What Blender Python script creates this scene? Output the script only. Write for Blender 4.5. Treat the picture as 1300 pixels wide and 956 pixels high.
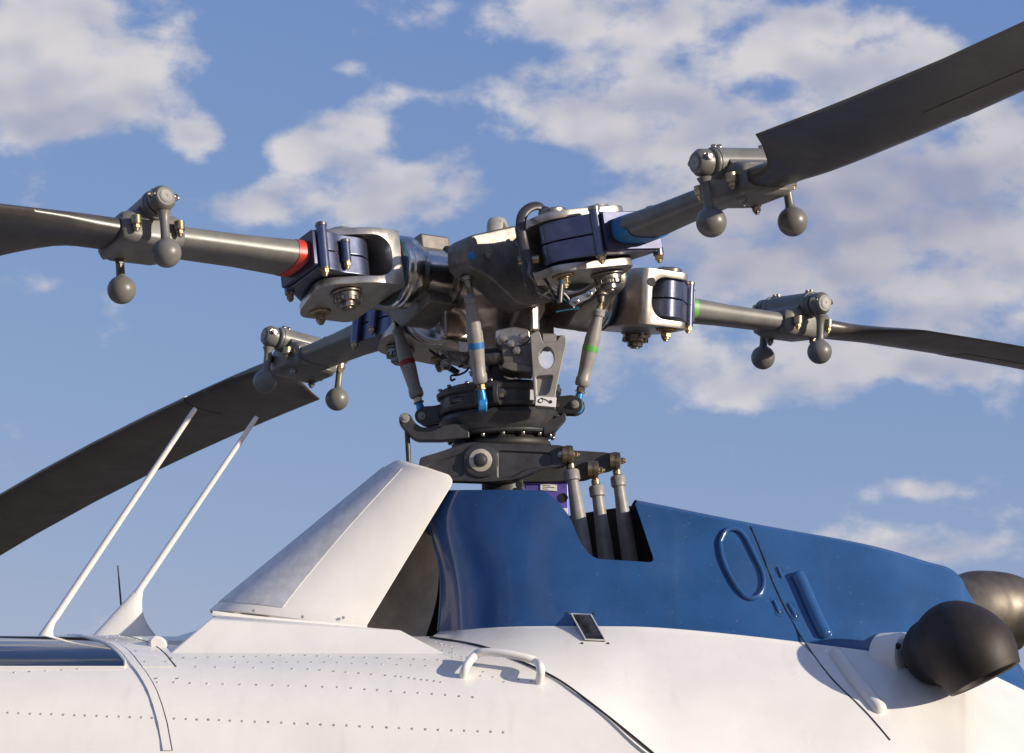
import bpy, bmesh, math, random
from math import pi, sin, cos, radians, atan2, sqrt
from mathutils import Vector, Matrix
from mathutils.bvhtree import BVHTree
random.seed(4)
for _o in list(bpy.data.objects): bpy.data.objects.remove(_o)
scene = bpy.context.scene
COL = scene.collection

# ------------------------------------------------------------------ camera
FPX, CX, CY = 3019.0, 650.0, 478.0          # focal length and centre for a 1300 x 956 frame
PITCH, YAW = 0.18976, 0.0068
CAM = Vector((0.0, -5.9587, 1.6167))
cam = bpy.data.cameras.new('camera'); camo = bpy.data.objects.new('camera', cam); COL.objects.link(camo)
cam.sensor_width = 36.0; cam.lens = 36.0 * FPX / 1300.0
cam.clip_start = 0.05; cam.clip_end = 5000
camo.location = CAM; camo.rotation_euler = (pi / 2 + PITCH, 0, -YAW)
scene.camera = camo
CROT = camo.rotation_euler.to_matrix()
def ray(px, py): return (CROT @ Vector(((px - CX) / FPX, (CY - py) / FPX, -1.0)))
def at(px, py, Y):
    d = ray(px, py); return CAM + d * ((Y - CAM.y) / d.y)

# ------------------------------------------------------------------ sun, sky, exposure
SUN_DIR = Vector((0.85, -0.45, 0.235)).normalized()      # towards the sun: right, a little behind the viewer, low
SUN_EL = math.asin(SUN_DIR.z); SUN_AZ = atan2(SUN_DIR.x, SUN_DIR.y)
sun = bpy.data.lights.new('sun', 'SUN'); sun.energy = 4.6; sun.angle = radians(0.5); sun.color = (1.0, 0.89, 0.745)
suno = bpy.data.objects.new('sun', sun); COL.objects.link(suno)
suno.rotation_euler = SUN_DIR.to_track_quat('Z', 'Y').to_euler()
vs = scene.view_settings
vs.view_transform = 'Standard'; vs.look = 'None'; vs.exposure = 0.28; vs.gamma = 1.0; vs.use_curve_mapping = False

world = bpy.data.worlds.new('World'); scene.world = world; world.use_nodes = True
nt = world.node_tree; nt.nodes.clear()
class NT:
    """small expression builder over a node tree"""
    def __init__(s, t): s.t = t
    def n(s, typ, **k):
        o = s.t.nodes.new(typ)
        for a, v in k.items(): setattr(o, a, v)
        return o
    def m(s, op, a, b=None, c=None, clamp=False):
        o = s.n('ShaderNodeMath', operation=op, use_clamp=clamp)
        for i, v in enumerate((a, b, c)):
            if v is None: continue
            if isinstance(v, (int, float)): o.inputs[i].default_value = v
            else: s.t.links.new(v, o.inputs[i])
        return o.outputs[0]
    def link(s, a, b): s.t.links.new(a, b)
    def smooth(s, x, lo, hi):
        o = s.n('ShaderNodeMapRange', interpolation_type='SMOOTHSTEP')
        o.inputs['From Min'].default_value = lo; o.inputs['From Max'].default_value = hi
        s.link(x, o.inputs['Value']); return o.outputs['Result']
    def mix(s, f, a, b):
        o = s.n('ShaderNodeMix', data_type='RGBA')
        for i, v in ((0, f), (6, a), (7, b)):
            if isinstance(v, (int, float)): o.inputs[i].default_value = v
            elif isinstance(v, tuple): o.inputs[i].default_value = (*v, 1)
            else: s.link(v, o.inputs[i])
        return o.outputs[2]
W = NT(nt)
tc = W.n('ShaderNodeTexCoord').outputs['Generated']
sky = W.n('ShaderNodeTexSky', sky_type='NISHITA', sun_disc=False)
sky.sun_elevation = SUN_EL; sky.sun_rotation = SUN_AZ
sky.altitude = 300; sky.air_density = 1.0; sky.dust_density = 0.5; sky.ozone_density = 6.0
SKY_STRENGTH = 0.115
sep = W.n('ShaderNodeSeparateXYZ'); W.link(tc, sep.inputs[0])
az = W.m('ARCTAN2', sep.outputs[0], sep.outputs[1]); el = W.m('ARCSINE', sep.outputs[2])
DEG = 180 / pi
azd = W.m('MULTIPLY', az, DEG); eld = W.m('MULTIPLY', el, DEG)
# cloud fields in degrees of azimuth and elevation
def deg_of(px, py): return (px - 650) / FPX * DEG + YAW * DEG, (CY - py) / FPX * DEG + PITCH * DEG
PXD = DEG / FPX
CLOUDS = [(40, 85, 120, 62, 1), (150, 125, 105, 52, 1), (15, 165, 100, 45, .8), (243, 185, 42, 34, .9), (60, 30, 60, 26, .7),
 (372, 195, 62, 48, .9), (440, 172, 72, 34, 1), (450, 245, 130, 44, .8), (545, 238, 85, 44, 1), (300, 272, 85, 26, .8),
 (430, 90, 28, 11, .8), (545, 122, 60, 16, .7), (700, 30, 150, 40, .8), (790, 100, 150, 75, 1), (860, 40, 110, 42, 1), (1000, 55, 120, 46, .9),
 (1095, 92, 120, 58, 1), (690, 165, 90, 52, .8), (950, 165, 130, 60, .7), (1190, 40, 60, 30, .6), (890, 245, 110, 52, 1), (1090, 290, 250, 95, 1), (1230, 190, 170, 85, 1), (1260, 340, 150, 80, 1),
 (980, 335, 200, 80, .9), (1130, 465, 190, 46, .9), (830, 470, 120, 42, .75), (730, 420, 90, 60, .6), (1120, 690, 95, 32, .95), (1168, 628, 56, 12, .7), (1215, 705, 75, 22, .7),
 (685, 68, 48, 22, -.9), (968, 114, 72, 28, -.9), (868, 84, 34, 22, -.6), (1240, 25, 70, 30, -.5), (695, 215, 62, 42, -.8), (560, 85, 60, 40, -.6), (330, 120, 60, 60, -.6), (298, 175, 36, 50, -.8), (392, 226, 26, 20, -.5), (508, 192, 34, 26, -.6), (610, 235, 40, 40, -.4), (150, 215, 60, 30, -.4), (880, 345, 60, 22, -.3),
 (30, 376, 60, 18, .75), (345, 432, 50, 17, .6), (960, 510, 90, 18, .6), (1225, 485, 50, 14, .6)]
acc = None
for (px, py, rx, ry, s) in CLOUDS:
    a0, e0 = deg_of(px, py)
    dx = W.m('MULTIPLY', W.m('SUBTRACT', azd, a0), 1 / (rx * PXD)); dy = W.m('MULTIPLY', W.m('SUBTRACT', eld, e0), 1 / (ry * PXD))
    g = W.m('EXPONENT', W.m('MULTIPLY', W.m('ADD', W.m('MULTIPLY', dx, dx), W.m('MULTIPLY', dy, dy)), -0.9))
    g = W.m('MULTIPLY', g, s)
    acc = g if acc is None else W.m('ADD', acc, g)
def blobs(lst):
    acc = None
    for (px, py, rx, ry, s) in lst:
        a0, e0 = deg_of(px, py)
        dx = W.m('MULTIPLY', W.m('SUBTRACT', azd, a0), 1 / (rx * PXD)); dy = W.m('MULTIPLY', W.m('SUBTRACT', eld, e0), 1 / (ry * PXD))
        g = W.m('MULTIPLY', W.m('EXPONENT', W.m('MULTIPLY', W.m('ADD', W.m('MULTIPLY', dx, dx), W.m('MULTIPLY', dy, dy)), -0.9)), s)
        acc = g if acc is None else W.m('ADD', acc, g)
    return acc
grey = blobs([(1160, 270, 280, 120, 1), (960, 320, 230, 85, .55), (1120, 480, 190, 40, .5), (740, 250, 180, 90, .3), (60, 165, 140, 32, .55), (470, 265, 150, 28, .5), (800, 130, 120, 30, .25), (1140, 705, 100, 14, .5)])
comb = W.n('ShaderNodeCombineXYZ'); W.link(azd, comb.inputs[0]); W.link(W.m('MULTIPLY', eld, 1.5), comb.inputs[1])
def fbm(vec, scale, detail, rough=.58, off=(0, 0, 0)):
    mp = W.n('ShaderNodeMapping'); mp.inputs['Location'].default_value = off; W.link(vec, mp.inputs['Vector'])
    t = W.n('ShaderNodeTexNoise', noise_dimensions='3D'); t.inputs['Scale'].default_value = scale
    t.inputs['Detail'].default_value = detail; t.inputs['Roughness'].default_value = rough; t.inputs['Distortion'].default_value = .0
    W.link(mp.outputs[0], t.inputs['Vector']); return t.outputs['Fac']
n1 = fbm(comb.outputs[0], .46, 9, .56)
n1b = fbm(comb.outputs[0], .36, 2.5, .45)
n1s = fbm(comb.outputs[0], .36, 2.5, .45, off=(-.35, -.75, 0))
nbig = fbm(comb.outputs[0], .07, 4, off=(31, 7, 2))
a1, e1 = deg_of(650, 478)
far = W.smooth(W.m('ADD', W.m('ABSOLUTE', W.m('SUBTRACT', azd, a1)), W.m('MULTIPLY', W.m('ABSOLUTE', W.m('SUBTRACT', eld, e1)), 1.35)), 15, 24)
gen = W.m('MULTIPLY', W.m('MULTIPLY', W.smooth(nbig, .48, .64), far), .95)          # the same broken cloud all round
fld = W.m('ADD', W.m('MINIMUM', acc, 1.0), gen)
dens = W.smooth(W.m('ADD', fld, W.m('MULTIPLY', W.m('SUBTRACT', n1, .5), 2.9)), .34, 1.12)
lit = W.smooth(W.m('SUBTRACT', n1b, n1s), -.26, .15)
thick = W.smooth(W.m('ADD', fld, W.m('MULTIPLY', W.m('SUBTRACT', n1, .5), 1.4)), .55, 1.5)
lit2 = W.m('SUBTRACT', W.m('ADD', .52, W.m('MULTIPLY', lit, .5)), W.m('ADD', W.m('MULTIPLY', grey, .55), W.m('MULTIPLY', thick, .10)), clamp=True)
ccol = W.mix(lit2, (.315, .315, .39), (.61, .58, .58))
ssep = W.n('ShaderNodeSeparateColor'); W.link(sky.outputs[0], ssep.inputs[0])
skyc = W.n('ShaderNodeCombineColor')                 # hazy late-day grading of the clear sky
for i, (p, s) in enumerate(((.66, .88), (.49, .555), (.21, .545))):
    W.link(W.m('MULTIPLY', W.m('POWER', W.m('MULTIPLY', ssep.outputs[i], SKY_STRENGTH), p), s), skyc.inputs[i])
fin = W.mix(W.m('MULTIPLY', dens, W.m('ADD', .66, W.m('MULTIPLY', lit, .26))), skyc.outputs[0], ccol)
bg = W.n('ShaderNodeBackground'); bg.inputs['Strength'].default_value = 1.0
W.link(fin, bg.inputs['Color'])
wo = W.n('ShaderNodeOutputWorld'); W.link(bg.outputs[0], wo.inputs[0])

# ------------------------------------------------------------------ materials
def srgb(r, g, b):
    f = lambda c: (c / 255 / 12.92) if c <= 10 else ((c / 255 + .055) / 1.055) ** 2.4
    return (f(r), f(g), f(b))
def mat(name, col, metal=0.0, rough=.4, var=.15, scale=18., rvar=.12, bump=0., bscale=300., coat=0., spots=0., streak=0.):
    m = bpy.data.materials.new(name); m.use_nodes = True; t = NT(m.node_tree); b = m.node_tree.nodes['Principled BSDF']
    co = t.n('ShaderNodeTexCoord').outputs['Object']
    nz = t.n('ShaderNodeTexNoise'); nz.inputs['Scale'].default_value = scale; nz.inputs['Detail'].default_value = 7; nz.inputs['Roughness'].default_value = .65
    t.link(co, nz.inputs['Vector'])
    lo = tuple(max(0, c * (1 - var * 2)) for c in col); hi = tuple(min(1, c * (1 + var)) for c in col)
    f = t.smooth(nz.outputs['Fac'], .3, .7)
    c = t.mix(f, lo, hi)
    if spots:
        v = t.n('ShaderNodeTexNoise'); v.inputs['Scale'].default_value = 120; v.inputs['Detail'].default_value = 2; t.link(co, v.inputs['Vector'])
        c = t.mix(t.m('MULTIPLY', t.smooth(v.outputs['Fac'], .70, .78), spots), c, (.55, .53, .5))
    if streak:          # thin run-off streaks and dust
        mp = t.n('ShaderNodeMapping'); mp.inputs['Scale'].default_value = (26, 9, 2.2); t.link(co, mp.inputs['Vector'])
        sn = t.n('ShaderNodeTexNoise'); sn.inputs['Scale'].default_value = 1.0; sn.inputs['Detail'].default_value = 8; sn.inputs['Roughness'].default_value = .7; t.link(mp.outputs[0], sn.inputs['Vector'])
        c = t.mix(t.m('MULTIPLY', t.smooth(sn.outputs['Fac'], .52, .80), streak), c, (.30, .26, .21))
    t.link(c, b.inputs['Base Color'])
    b.inputs['Metallic'].default_value = metal
    n2 = t.n('ShaderNodeTexNoise'); n2.inputs['Scale'].default_value = scale * 2.7; n2.inputs['Detail'].default_value = 5; t.link(co, n2.inputs['Vector'])
    t.link(t.m('ADD', rough - rvar / 2, t.m('MULTIPLY', n2.outputs['Fac'], rvar), clamp=True), b.inputs['Roughness'])
    if coat: b.inputs['Coat Weight'].default_value = coat; b.inputs['Coat Roughness'].default_value = .06
    if bump:
        n3 = t.n('ShaderNodeTexNoise'); n3.inputs['Scale'].default_value = bscale; n3.inputs['Detail'].default_value = 3; t.link(co, n3.inputs['Vector'])
        bp = t.n('ShaderNodeBump'); bp.inputs['Strength'].default_value = bump; bp.inputs['Distance'].default_value = .002
        t.link(n3.outputs['Fac'], bp.inputs['Height']); t.link(bp.outputs[0], b.inputs['Normal'])
    return m
M = dict(
 greypaint=mat('grey_paint', (.145, .140, .126), 0, .38, .12, 12, .15, .05, streak=.14),
 blade=mat('blade_composite', (.058, .052, .046), 0, .33, .18, 5, .2, .03, 120, streak=.22),
 erosion=mat('erosion_strip_grey', (.105, .095, .083), .3, .36, .12, 5, .2),
 anod=mat('violet_anodised', (.135, .148, .22), .85, .30, .08, 25, .12),
 anoddeep=mat('deep_blue_anodised', (.05, .055, .10), .5, .4, .1, 25, .12),
 anoddark=mat('deep_violet_anodised', (.17, .13, .50), .5, .38, .1, 25, .12),
 steel=mat('polished_steel', (.60, .575, .54), 1, .20, .12, 14, .16),
 fork=mat('machined_titanium', (.44, .405, .36), .85, .34, .12, 20, .16),
 hub=mat('forged_titanium', (.34, .30, .26), .9, .30, .2, 16, .2, .10, 90),
 horn=mat('bead_blasted_steel', (.165, .148, .132), .55, .46, .18, 22, .16, .08),
 darkmag=mat('dark_coated_magnesium', (.042, .041, .043), .1, .42, .2, 20, .15, .06),
 rubber=mat('black_rubber', (.015, .015, .016), 0, .55, .2, 20),
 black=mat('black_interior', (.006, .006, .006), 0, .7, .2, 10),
 link=mat('warm_grey_enamel', (.26, .25, .23), 0, .42, .10, 25, .15, .05),
 gold=mat('cadmium_gold', (.42, .33, .20), 1, .38, .2, 60),
 nut=mat('dull_nut_steel', (.30, .27, .235), 1, .36, .3, 70),
 red=mat('red_tape', (.50, .035, .018), 0, .42, .12, 30),
 redd=mat('dark_red_tape', (.30, .012, .015), 0, .42, .12, 30),
 green=mat('green_tape', (.10, .36, .06), 0, .42, .12, 30),
 blue=mat('blue_tape', (.02, .16, .40), 0, .42, .12, 30),
 yellow=mat('yellow_tape', (.5, .36, .02), 0, .42, .12, 30),
 rodblue=mat('blue_rod_end', (.03, .23, .52), .2, .35, .12, 40),
 white=mat('white_paint', (.80, .77, .715), 0, .26, .03, 4, .10, .8, 7, .35, streak=.16),
 cobalt=mat('blue_paint', (.023, .083, .225), 0, .22, .10, 5, .10, .7, 6, .45, .16, streak=.05),
 baremetal=mat('scuffed_bare_metal', (.66, .655, .65), .25, .40, .07, 40, .25, .05, 40),
 liner=mat('grey_liner', (.46, .42, .385), 0, .6, .15, 9),
 glass=mat('dark_tinted_acrylic', (.012, .016, .026), 0, .06, .15, 3, .04, 0, 60, .6),
 exhaust=mat('sooted_exhaust_steel', (.028, .020, .017), .25, .58, .3, 8, .18, .06, 50),
 exhaust2=mat('heat_tinted_steel', (.16, .138, .115), .75, .50, .2, 9, .15, .04, 50),
 rivet=mat('rivet_head', (.56, .53, .49), .2, .4, .2, 60),
 label=mat('white_label', (.74, .73, .72), 0, .45, .05, 20),
 ink=mat('black_ink', (.02, .02, .02), 0, .5, .05, 20),
 louver=mat('worn_dark_metal', (.10, .10, .105), .7, .32, .4, 30),
 eye=mat('bone_coated_cap', (.42, .39, .33), .1, .38, .15, 30),
 wire=mat('blue_cable', (.02, .12, .18), 0, .4, .1, 30),
)

# ------------------------------------------------------------------ mesh helpers
def frame_z(d):
    d = Vector(d).normalized(); return d.to_track_quat('Z', 'Y').to_matrix()
class MB:
    def __init__(s): s.bm = bmesh.new()
    def _add(s, verts, faces, mi=0):
        vs_ = [s.bm.verts.new(v) for v in verts]
        for f in faces:
            try:
                fc = s.bm.faces.new([vs_[i] for i in f]); fc.material_index = mi
            except ValueError: pass
        return s
    def rings(s, rings, closed=True, cap0=True, cap1=True, mi=0):
        n = len(rings[0]); V = [p for r in rings for p in r]; F = []
        for i in range(len(rings) - 1):
            for j in range(n if closed else n - 1):
                k = (j + 1) % n
                F.append((i * n + j, i * n + k, (i + 1) * n + k, (i + 1) * n + j))
        if cap0: F.append(tuple(range(n - 1, -1, -1)))
        if cap1: F.append(tuple((len(rings) - 1) * n + j for j in range(n)))
        return s._add(V, F, mi)
    def box(s, c, d, R=None, mi=0):
        R = R or Matrix.Identity(3); c = Vector(c); V = []
        for x in (-.5, .5):
            for y in (-.5, .5):
                for z in (-.5, .5): V.append(c + R @ Vector((x * d[0], y * d[1], z * d[2])))
        return s._add(V, [(0, 1, 3, 2), (4, 6, 7, 5), (0, 4, 5, 1), (2, 3, 7, 6), (0, 2, 6, 4), (1, 5, 7, 3)], mi)
    def lathe(s, p, d, prof, seg=28, mi=0, cap0=True, cap1=True, phase=0):
        """prof: (distance along d, radius)"""
        p = Vector(p); R = frame_z(d); rr = []
        for h, r in prof:
            rr.append([p + R @ Vector((max(r, 1e-5) * cos(2 * pi * k / seg + phase), max(r, 1e-5) * sin(2 * pi * k / seg + phase), h)) for k in range(seg)])
        return s.rings(rr, True, cap0, cap1, mi)
    def cyl(s, p0, p1, r0, r1=None, seg=20, mi=0, phase=0):
        p0, p1 = Vector(p0), Vector(p1)
        return s.lathe(p0, p1 - p0, [(0, r0), ((p1 - p0).length, r0 if r1 is None else r1)], seg, mi, phase=phase)
    def sphere(s, c, r, seg=28, rin=16, mi=0):
        return s.lathe(Vector(c) - Vector((0, 0, r)), (0, 0, 1), [(r - r * cos(pi * i / rin), r * sin(pi * i / rin)) for i in range(rin + 1)], seg, mi, False, False)
    def prism(s, pts, o, ex, ey, ez, h0, h1, mi=0):
        """outline pts (a, b) on axes ex, ey through o, from h0 to h1 along ez"""
        o, ex, ey, ez = Vector(o), Vector(ex), Vector(ey), Vector(ez)
        if ex.cross(ey).dot(ez) * (h1 - h0) < 0: pts = pts[::-1]
        A = [o + ex * a + ey * b + ez * h0 for a, b in pts]; B = [o + ex * a + ey * b + ez * h1 for a, b in pts]
        return s.rings([A, B], True, True, True, mi)
    def tube(s, path, r, seg=10, mi=0, flat=None):
        path = [Vector(p) for p in path]; n = len(path); rr = []; up = None
        for i, p in enumerate(path):
            t = (path[min(i + 1, n - 1)] - path[max(i - 1, 0)]).normalized()
            if up is None:
                up = Vector((0, 0, 1)) if abs(t.z) < .9 else Vector((1, 0, 0))
                if flat: up = Vector(flat)
            e1 = t.cross(up).normalized(); e2 = e1.cross(t).normalized(); up = e2
            rad = r[i] if isinstance(r, list) else r
            ra, rb = rad if isinstance(rad, tuple) else (rad, rad)
            rr.append([p + e1 * (ra * cos(2 * pi * k / seg)) + e2 * (rb * sin(2 * pi * k / seg)) for k in range(seg)])
        return s.rings(rr, True, True, True, mi)
    def nut(s, p, d, r=.014, h=.014, thread=.008):
        d = Vector(d).normalized(); p = Vector(p)
        s.lathe(p, d, [(0, r * 1.25), (.002, r * 1.25)], 16); s.lathe(p + d * .002, d, [(0, r), (h * .9, r), (h, r * .9)], 6)
        if thread: s.lathe(p + d * (h + .002), d, [(0, r * .75), (thread * .5, r * .75), (thread * .6, r * .5), (thread, r * .5)], 10)
        return s
def smooth_path(pts, n=6):
    pts = [Vector(p) for p in pts]; out = []
    for i in range(len(pts) - 1):
        p0, p1, p2, p3 = pts[max(i - 1, 0)], pts[i], pts[i + 1], pts[min(i + 2, len(pts) - 1)]
        for k in range(n):
            t = k / n
            out.append(.5 * ((2 * p1) + (p2 - p0) * t + (2 * p0 - 5 * p1 + 4 * p2 - p3) * t * t + (3 * p1 - p0 - 3 * p2 + p3) * t ** 3))
    out.append(pts[-1]); return out
def round_poly(pts, r, n=5):
    """round the corners of a 2D outline; r one radius or one per corner"""
    out = []; N = len(pts)
    for i in range(N):
        p, a, b = Vector(pts[i]), Vector(pts[i - 1]), Vector(pts[(i + 1) % N])
        rr = r[i] if isinstance(r, (list, tuple)) else r
        if rr <= 0: out.append(tuple(p)); continue
        va, vb = (a - p), (b - p); la, lb = va.length, vb.length
        k = min(rr, la * .49, lb * .49); A = p + va / la * k; B = p + vb / lb * k
        for j in range(n + 1):
            t = j / n; q = A * (1 - t) ** 2 + p * 2 * t * (1 - t) + B * t * t; out.append((q.x, q.y))
    return out
def finish(me, angle=35):
    for p in me.polygons: p.use_smooth = True
    me.set_sharp_from_angle(angle=radians(angle))
def make(name, mb, mats, parent=None, bevel=0., bseg=2, angle=35, subsurf=0):
    bm = mb.bm if isinstance(mb, MB) else mb
    bmesh.ops.recalc_face_normals(bm, faces=bm.faces)
    me = bpy.data.meshes.new(name); bm.to_mesh(me); bm.free()
    for m in (mats if isinstance(mats, (list, tuple)) else [mats]): me.materials.append(M[m])
    finish(me, angle)
    o = bpy.data.objects.new(name, me); COL.objects.link(o)
    if parent: o.parent = parent
    if bevel:
        b = o.modifiers.new('bevel', 'BEVEL'); b.width = bevel; b.segments = bseg; b.limit_method = 'ANGLE'; b.angle_limit = radians(40); b.harden_normals = True
    return o
def bake(o):
    bpy.context.view_layer.update()
    dg = bpy.context.evaluated_depsgraph_get()
    me = bpy.data.meshes.new_from_object(o.evaluated_get(dg)); old = o.data
    o.modifiers.clear(); o.data = me; me.name = old.name
    return o
def boolean(o, mb, op):
    bm = mb.bm; bmesh.ops.recalc_face_normals(bm, faces=bm.faces)
    me = bpy.data.meshes.new('cutter'); bm.to_mesh(me); bm.free()
    c = bpy.data.objects.new('cutter', me); COL.objects.link(c); c.parent = o.parent
    b = o.modifiers.new('bool', 'BOOLEAN'); b.object = c; b.operation = op; b.solver = 'EXACT'
    bake(o); bpy.data.objects.remove(c); finish(o.data); return o
def tag(o, label=None, cat=None, group=None, kind=None):
    for k, v in (('label', label), ('category', cat), ('group', group), ('kind', kind)):
        if v: o[k] = v
    return o
def thing(name, label, cat, mtx=None, group=None):
    o = bpy.data.objects.new(name, None); COL.objects.link(o); o.empty_display_size = .05
    if mtx is not None: o.matrix_world = mtx
    return tag(o, label, cat, group)
def copy_tree(o, parent=None):
    c = o.copy(); COL.objects.link(c)
    if parent: c.parent = parent
    for ch in list(o.children): copy_tree(ch, c)
    return c

# ------------------------------------------------------------------ frames of the rotor
HUB = Vector((0, 0, 3.0)); T3 = Matrix.Rotation(-.0219, 4, 'X') @ Matrix.Rotation(-.0362, 4, 'Y'); PSI = .5927
ROTOR = Matrix.Translation(HUB) @ T3
BLADES = {'red': pi, 'blue': 1.5 * pi, 'green': 0.0, 'yellow': .5 * pi}
R0 = .455
def arm_matrix(k, pitch, r=R0): return ROTOR @ Matrix.Rotation(BLADES[k] + PSI, 4, 'Z') @ Matrix.Translation((r, 0, 0)) @ Matrix.Rotation(pitch, 4, 'X')
GP, BP = .16, .135

# ------------------------------------------------------------------ ground (below the frame; lights and mirrors into the scene)
def ground():
    mb = MB(); mb._add([(-600, -600, 0), (600, -600, 0), (600, 600, 0), (-600, 600, 0)], [(0, 1, 2, 3)])
    o = make('ground', mb, [], None); o.data.materials.append(mat('dry_apron', (.175, .140, .105), 0, .9, .15, .4)); tag(o, kind='structure'); return o
ground()
# ------------------------------------------------------------------ blade grips (sleeve + fork), built once and copied
def L(r, y, z): return Vector((r - R0, y, z))           # blade frame: r along the span, y to the leading edge, z up
EX, EY, EZ = Vector((1, 0, 0)), Vector((0, 1, 0)), Vector((0, 0, 1))
def build_grip(rotor):
    mb = MB()                                           # barrel with its stepped polished collar
    mb.lathe(L(.10, 0, 0), EX, [(0, .064), (.02, .072), (.136, .072), (.152, .076), (.168, .087), (.176, .092), (.200, .092), (.202, .089), (.206, .089), (.208, .092), (.216, .092), (.219, .088)], 48)
    root = make('blade_grip', mb, 'steel', rotor, .0012)
    mb = MB(); mb.lathe(L(.318, 0, 0), EX, [(0, .084), (.002, .0865), (.014, .0865), (.016, .084)], 48)
    make('seal_ring', mb, 'rubber', root)
    mb = MB(); mb.lathe(L(.3195, 0, 0), EX, [(0, .0872), (.0025, .0885), (.005, .0872)], 48)
    make('sealant_line', mb, 'wire', root)
    # fork: side profile cut by the plan outline
    prof = []
    zo, zi = .074, .055
    prof += [(.334, zo), (.62, zo), (.62, zi)]
    prof += [(.364 + .045 * (1 - sin(t)), zi - .040 * (1 - cos(t))) for t in [i * pi / 2 / 7 for i in range(8)]]
    prof += [(.364 + .045 * (1 - sin(t)), -(zi - .040 * (1 - cos(t)))) for t in [i * pi / 2 / 7 for i in range(7, -1, -1)]]
    prof += [(.62, -zi), (.62, -zo), (.334, -zo)]
    mb = MB()
    A = [L(r - .03 * (.16 - .05) * (1 if .31 < r < .6 else 0), .16, z) for r, z in prof]; B = [L(r + .03 * (.26 + .05) * (1 if .31 < r < .6 else 0), -.26, z) for r, z in prof]
    mb.rings([A, B])
    fork = make('fork', mb, 'fork', root)
    plan = round_poly([(.320, .080), (.41, .084), (.545, .022), (.508, -.140), (.486, -.176), (.345, -.176), (.320, -.085)], [.01, .05, .045, .03, .02, .02, .02], 6)
    mb = MB(); mb.prism(plan, L(0, 0, 0) , EX, EY, EZ, -.2, .2)
    boolean(fork, mb, 'INTERSECT')
    b = fork.modifiers.new('bevel', 'BEVEL'); b.width = .006; b.segments = 3; b.limit_method = 'ANGLE'; b.angle_limit = radians(50)
    bake(fork); finish(fork.data, 40)
    mb = MB(); mb.lathe(L(.366, -.1755, .038), -EY, [(-.002, .0125), (.0010, .0125), (.0010, .0005)], 20); make('tooling_hole', mb, 'black', root)
    # main bolt and trailing bolt
    mb = MB()
    mb.lathe(L(.455, 0, -.0765), -EZ, [(0, .040), (.004, .040), (.006, .036)], 32)
    mb.lathe(L(.455, 0, -.083), -EZ, [(0, .034), (.010, .034), (.011, .031), (.019, .031), (.020, .029)], 32)
    for k in range(10):
        a = 2 * pi * k / 10; mb.box(L(.455 + .031 * cos(a), .031 * sin(a), -.098), (.008, .008, .010), Matrix.Rotation(a, 3, 'Z'))
    mb.lathe(L(.455, 0, -.102), -EZ, [(0, .021), (.012, .021), (.014, .019), (.014, .013), (.018, .013), (.018, .001)], 24)
    make('main_nut', mb, 'nut', root, .0008)
    mb = MB()
    mb.lathe(L(.455, 0, .0765), EZ, [(0, .041), (.006, .041), (.008, .034), (.013, .033), (.014, .028)], 32); mb.nut(L(.455, .012, .090), EZ, .006, .006, 0)
    make('bolt_cap', mb, 'fork', root, .0008)
    mb = MB(); mb.lathe(L(.455, -.132, -.0745), -EZ, [(0, .028), (.004, .028), (.006, .024)], 24); mb.nut(L(.455, -.132, -.0805), -EZ, .0140, .014, .010)
    make('trailing_nut', mb, 'gold', root, .0006)
    mb = MB(); mb.lathe(L(.455, -.132, .0765), EZ, [(0, .034), (.008, .034), (.011, .028)], 24)
    make('trailing_cap', mb, 'nut', root, .0006)
    # pitch horn: forged arm on the trailing side of the sleeve
    prof = [(-.055, .090), (-.085, .100), (-.215, .062)]
    horn = round_poly([(.030, .104), (-.050, .107), (-.238, .080), (-.247, .004), (-.185, -.022), (-.105, -.105), (.03, -.085)], [0, .02, .03, .025, .05, .03, 0], 5)
    mb = MB(); mb.prism(horn, L(0, 0, 0), EY, EZ, EX, .148, .235)
    h = make('pitch_horn', mb, 'horn', root, .006, 3)
    for (y, z, r) in ((-.178, .030, .0135), (-.085, .055, .009)):
        mb = MB(); mb.lathe(L(.2355, y, z), EX, [(0, r), (.002, r), (.002, r * .7), (-.002, r * .68), (-.002, r * .1)], 20); make('horn_bolt', mb, 'nut', root)
    mb = MB(); mb.lathe(L(.180, -.213, -.008), -EZ, [(0, .017), (.010, .017), (.014, .010), (.03, .009)], 18); make('link_socket', mb, 'nut', root, .001)
    mb = MB(); mb.lathe(L(.2357, -.229, .030), EX, [(0, .011), (.0008, .011)], 12); make('paint_dab', mb, 'rodblue', root)
    return root

GRIP_LABELS = {
 'red': 'polished sleeve and open steel fork holding the blade with the red root band',
 'blue': 'blade grip with thick grey pitch horn, holding the blue banded blade nearest the viewer',
 'green': 'sunlit steel fork on the far right holding the green banded blade',
 'yellow': 'shaded blade grip low on the far left, holding the blade behind the whip antennas'}
RM = ROTOR @ Matrix.Rotation(PSI, 4, 'Z')
rotor = thing('main_rotor', 'four bladed helicopter rotor with metal hub and sleeves on its mast', 'rotor', RM)
def place(o, k, pitch, label, r=R0): o.matrix_basis = RM.inverted() @ arm_matrix(k, pitch, r); o['label'] = label
gproto = build_grip(rotor)
for k in ('blue', 'green', 'yellow'): place(copy_tree(gproto, rotor), k, GP, GRIP_LABELS[k])
place(gproto, 'red', GP, GRIP_LABELS['red'])

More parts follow.
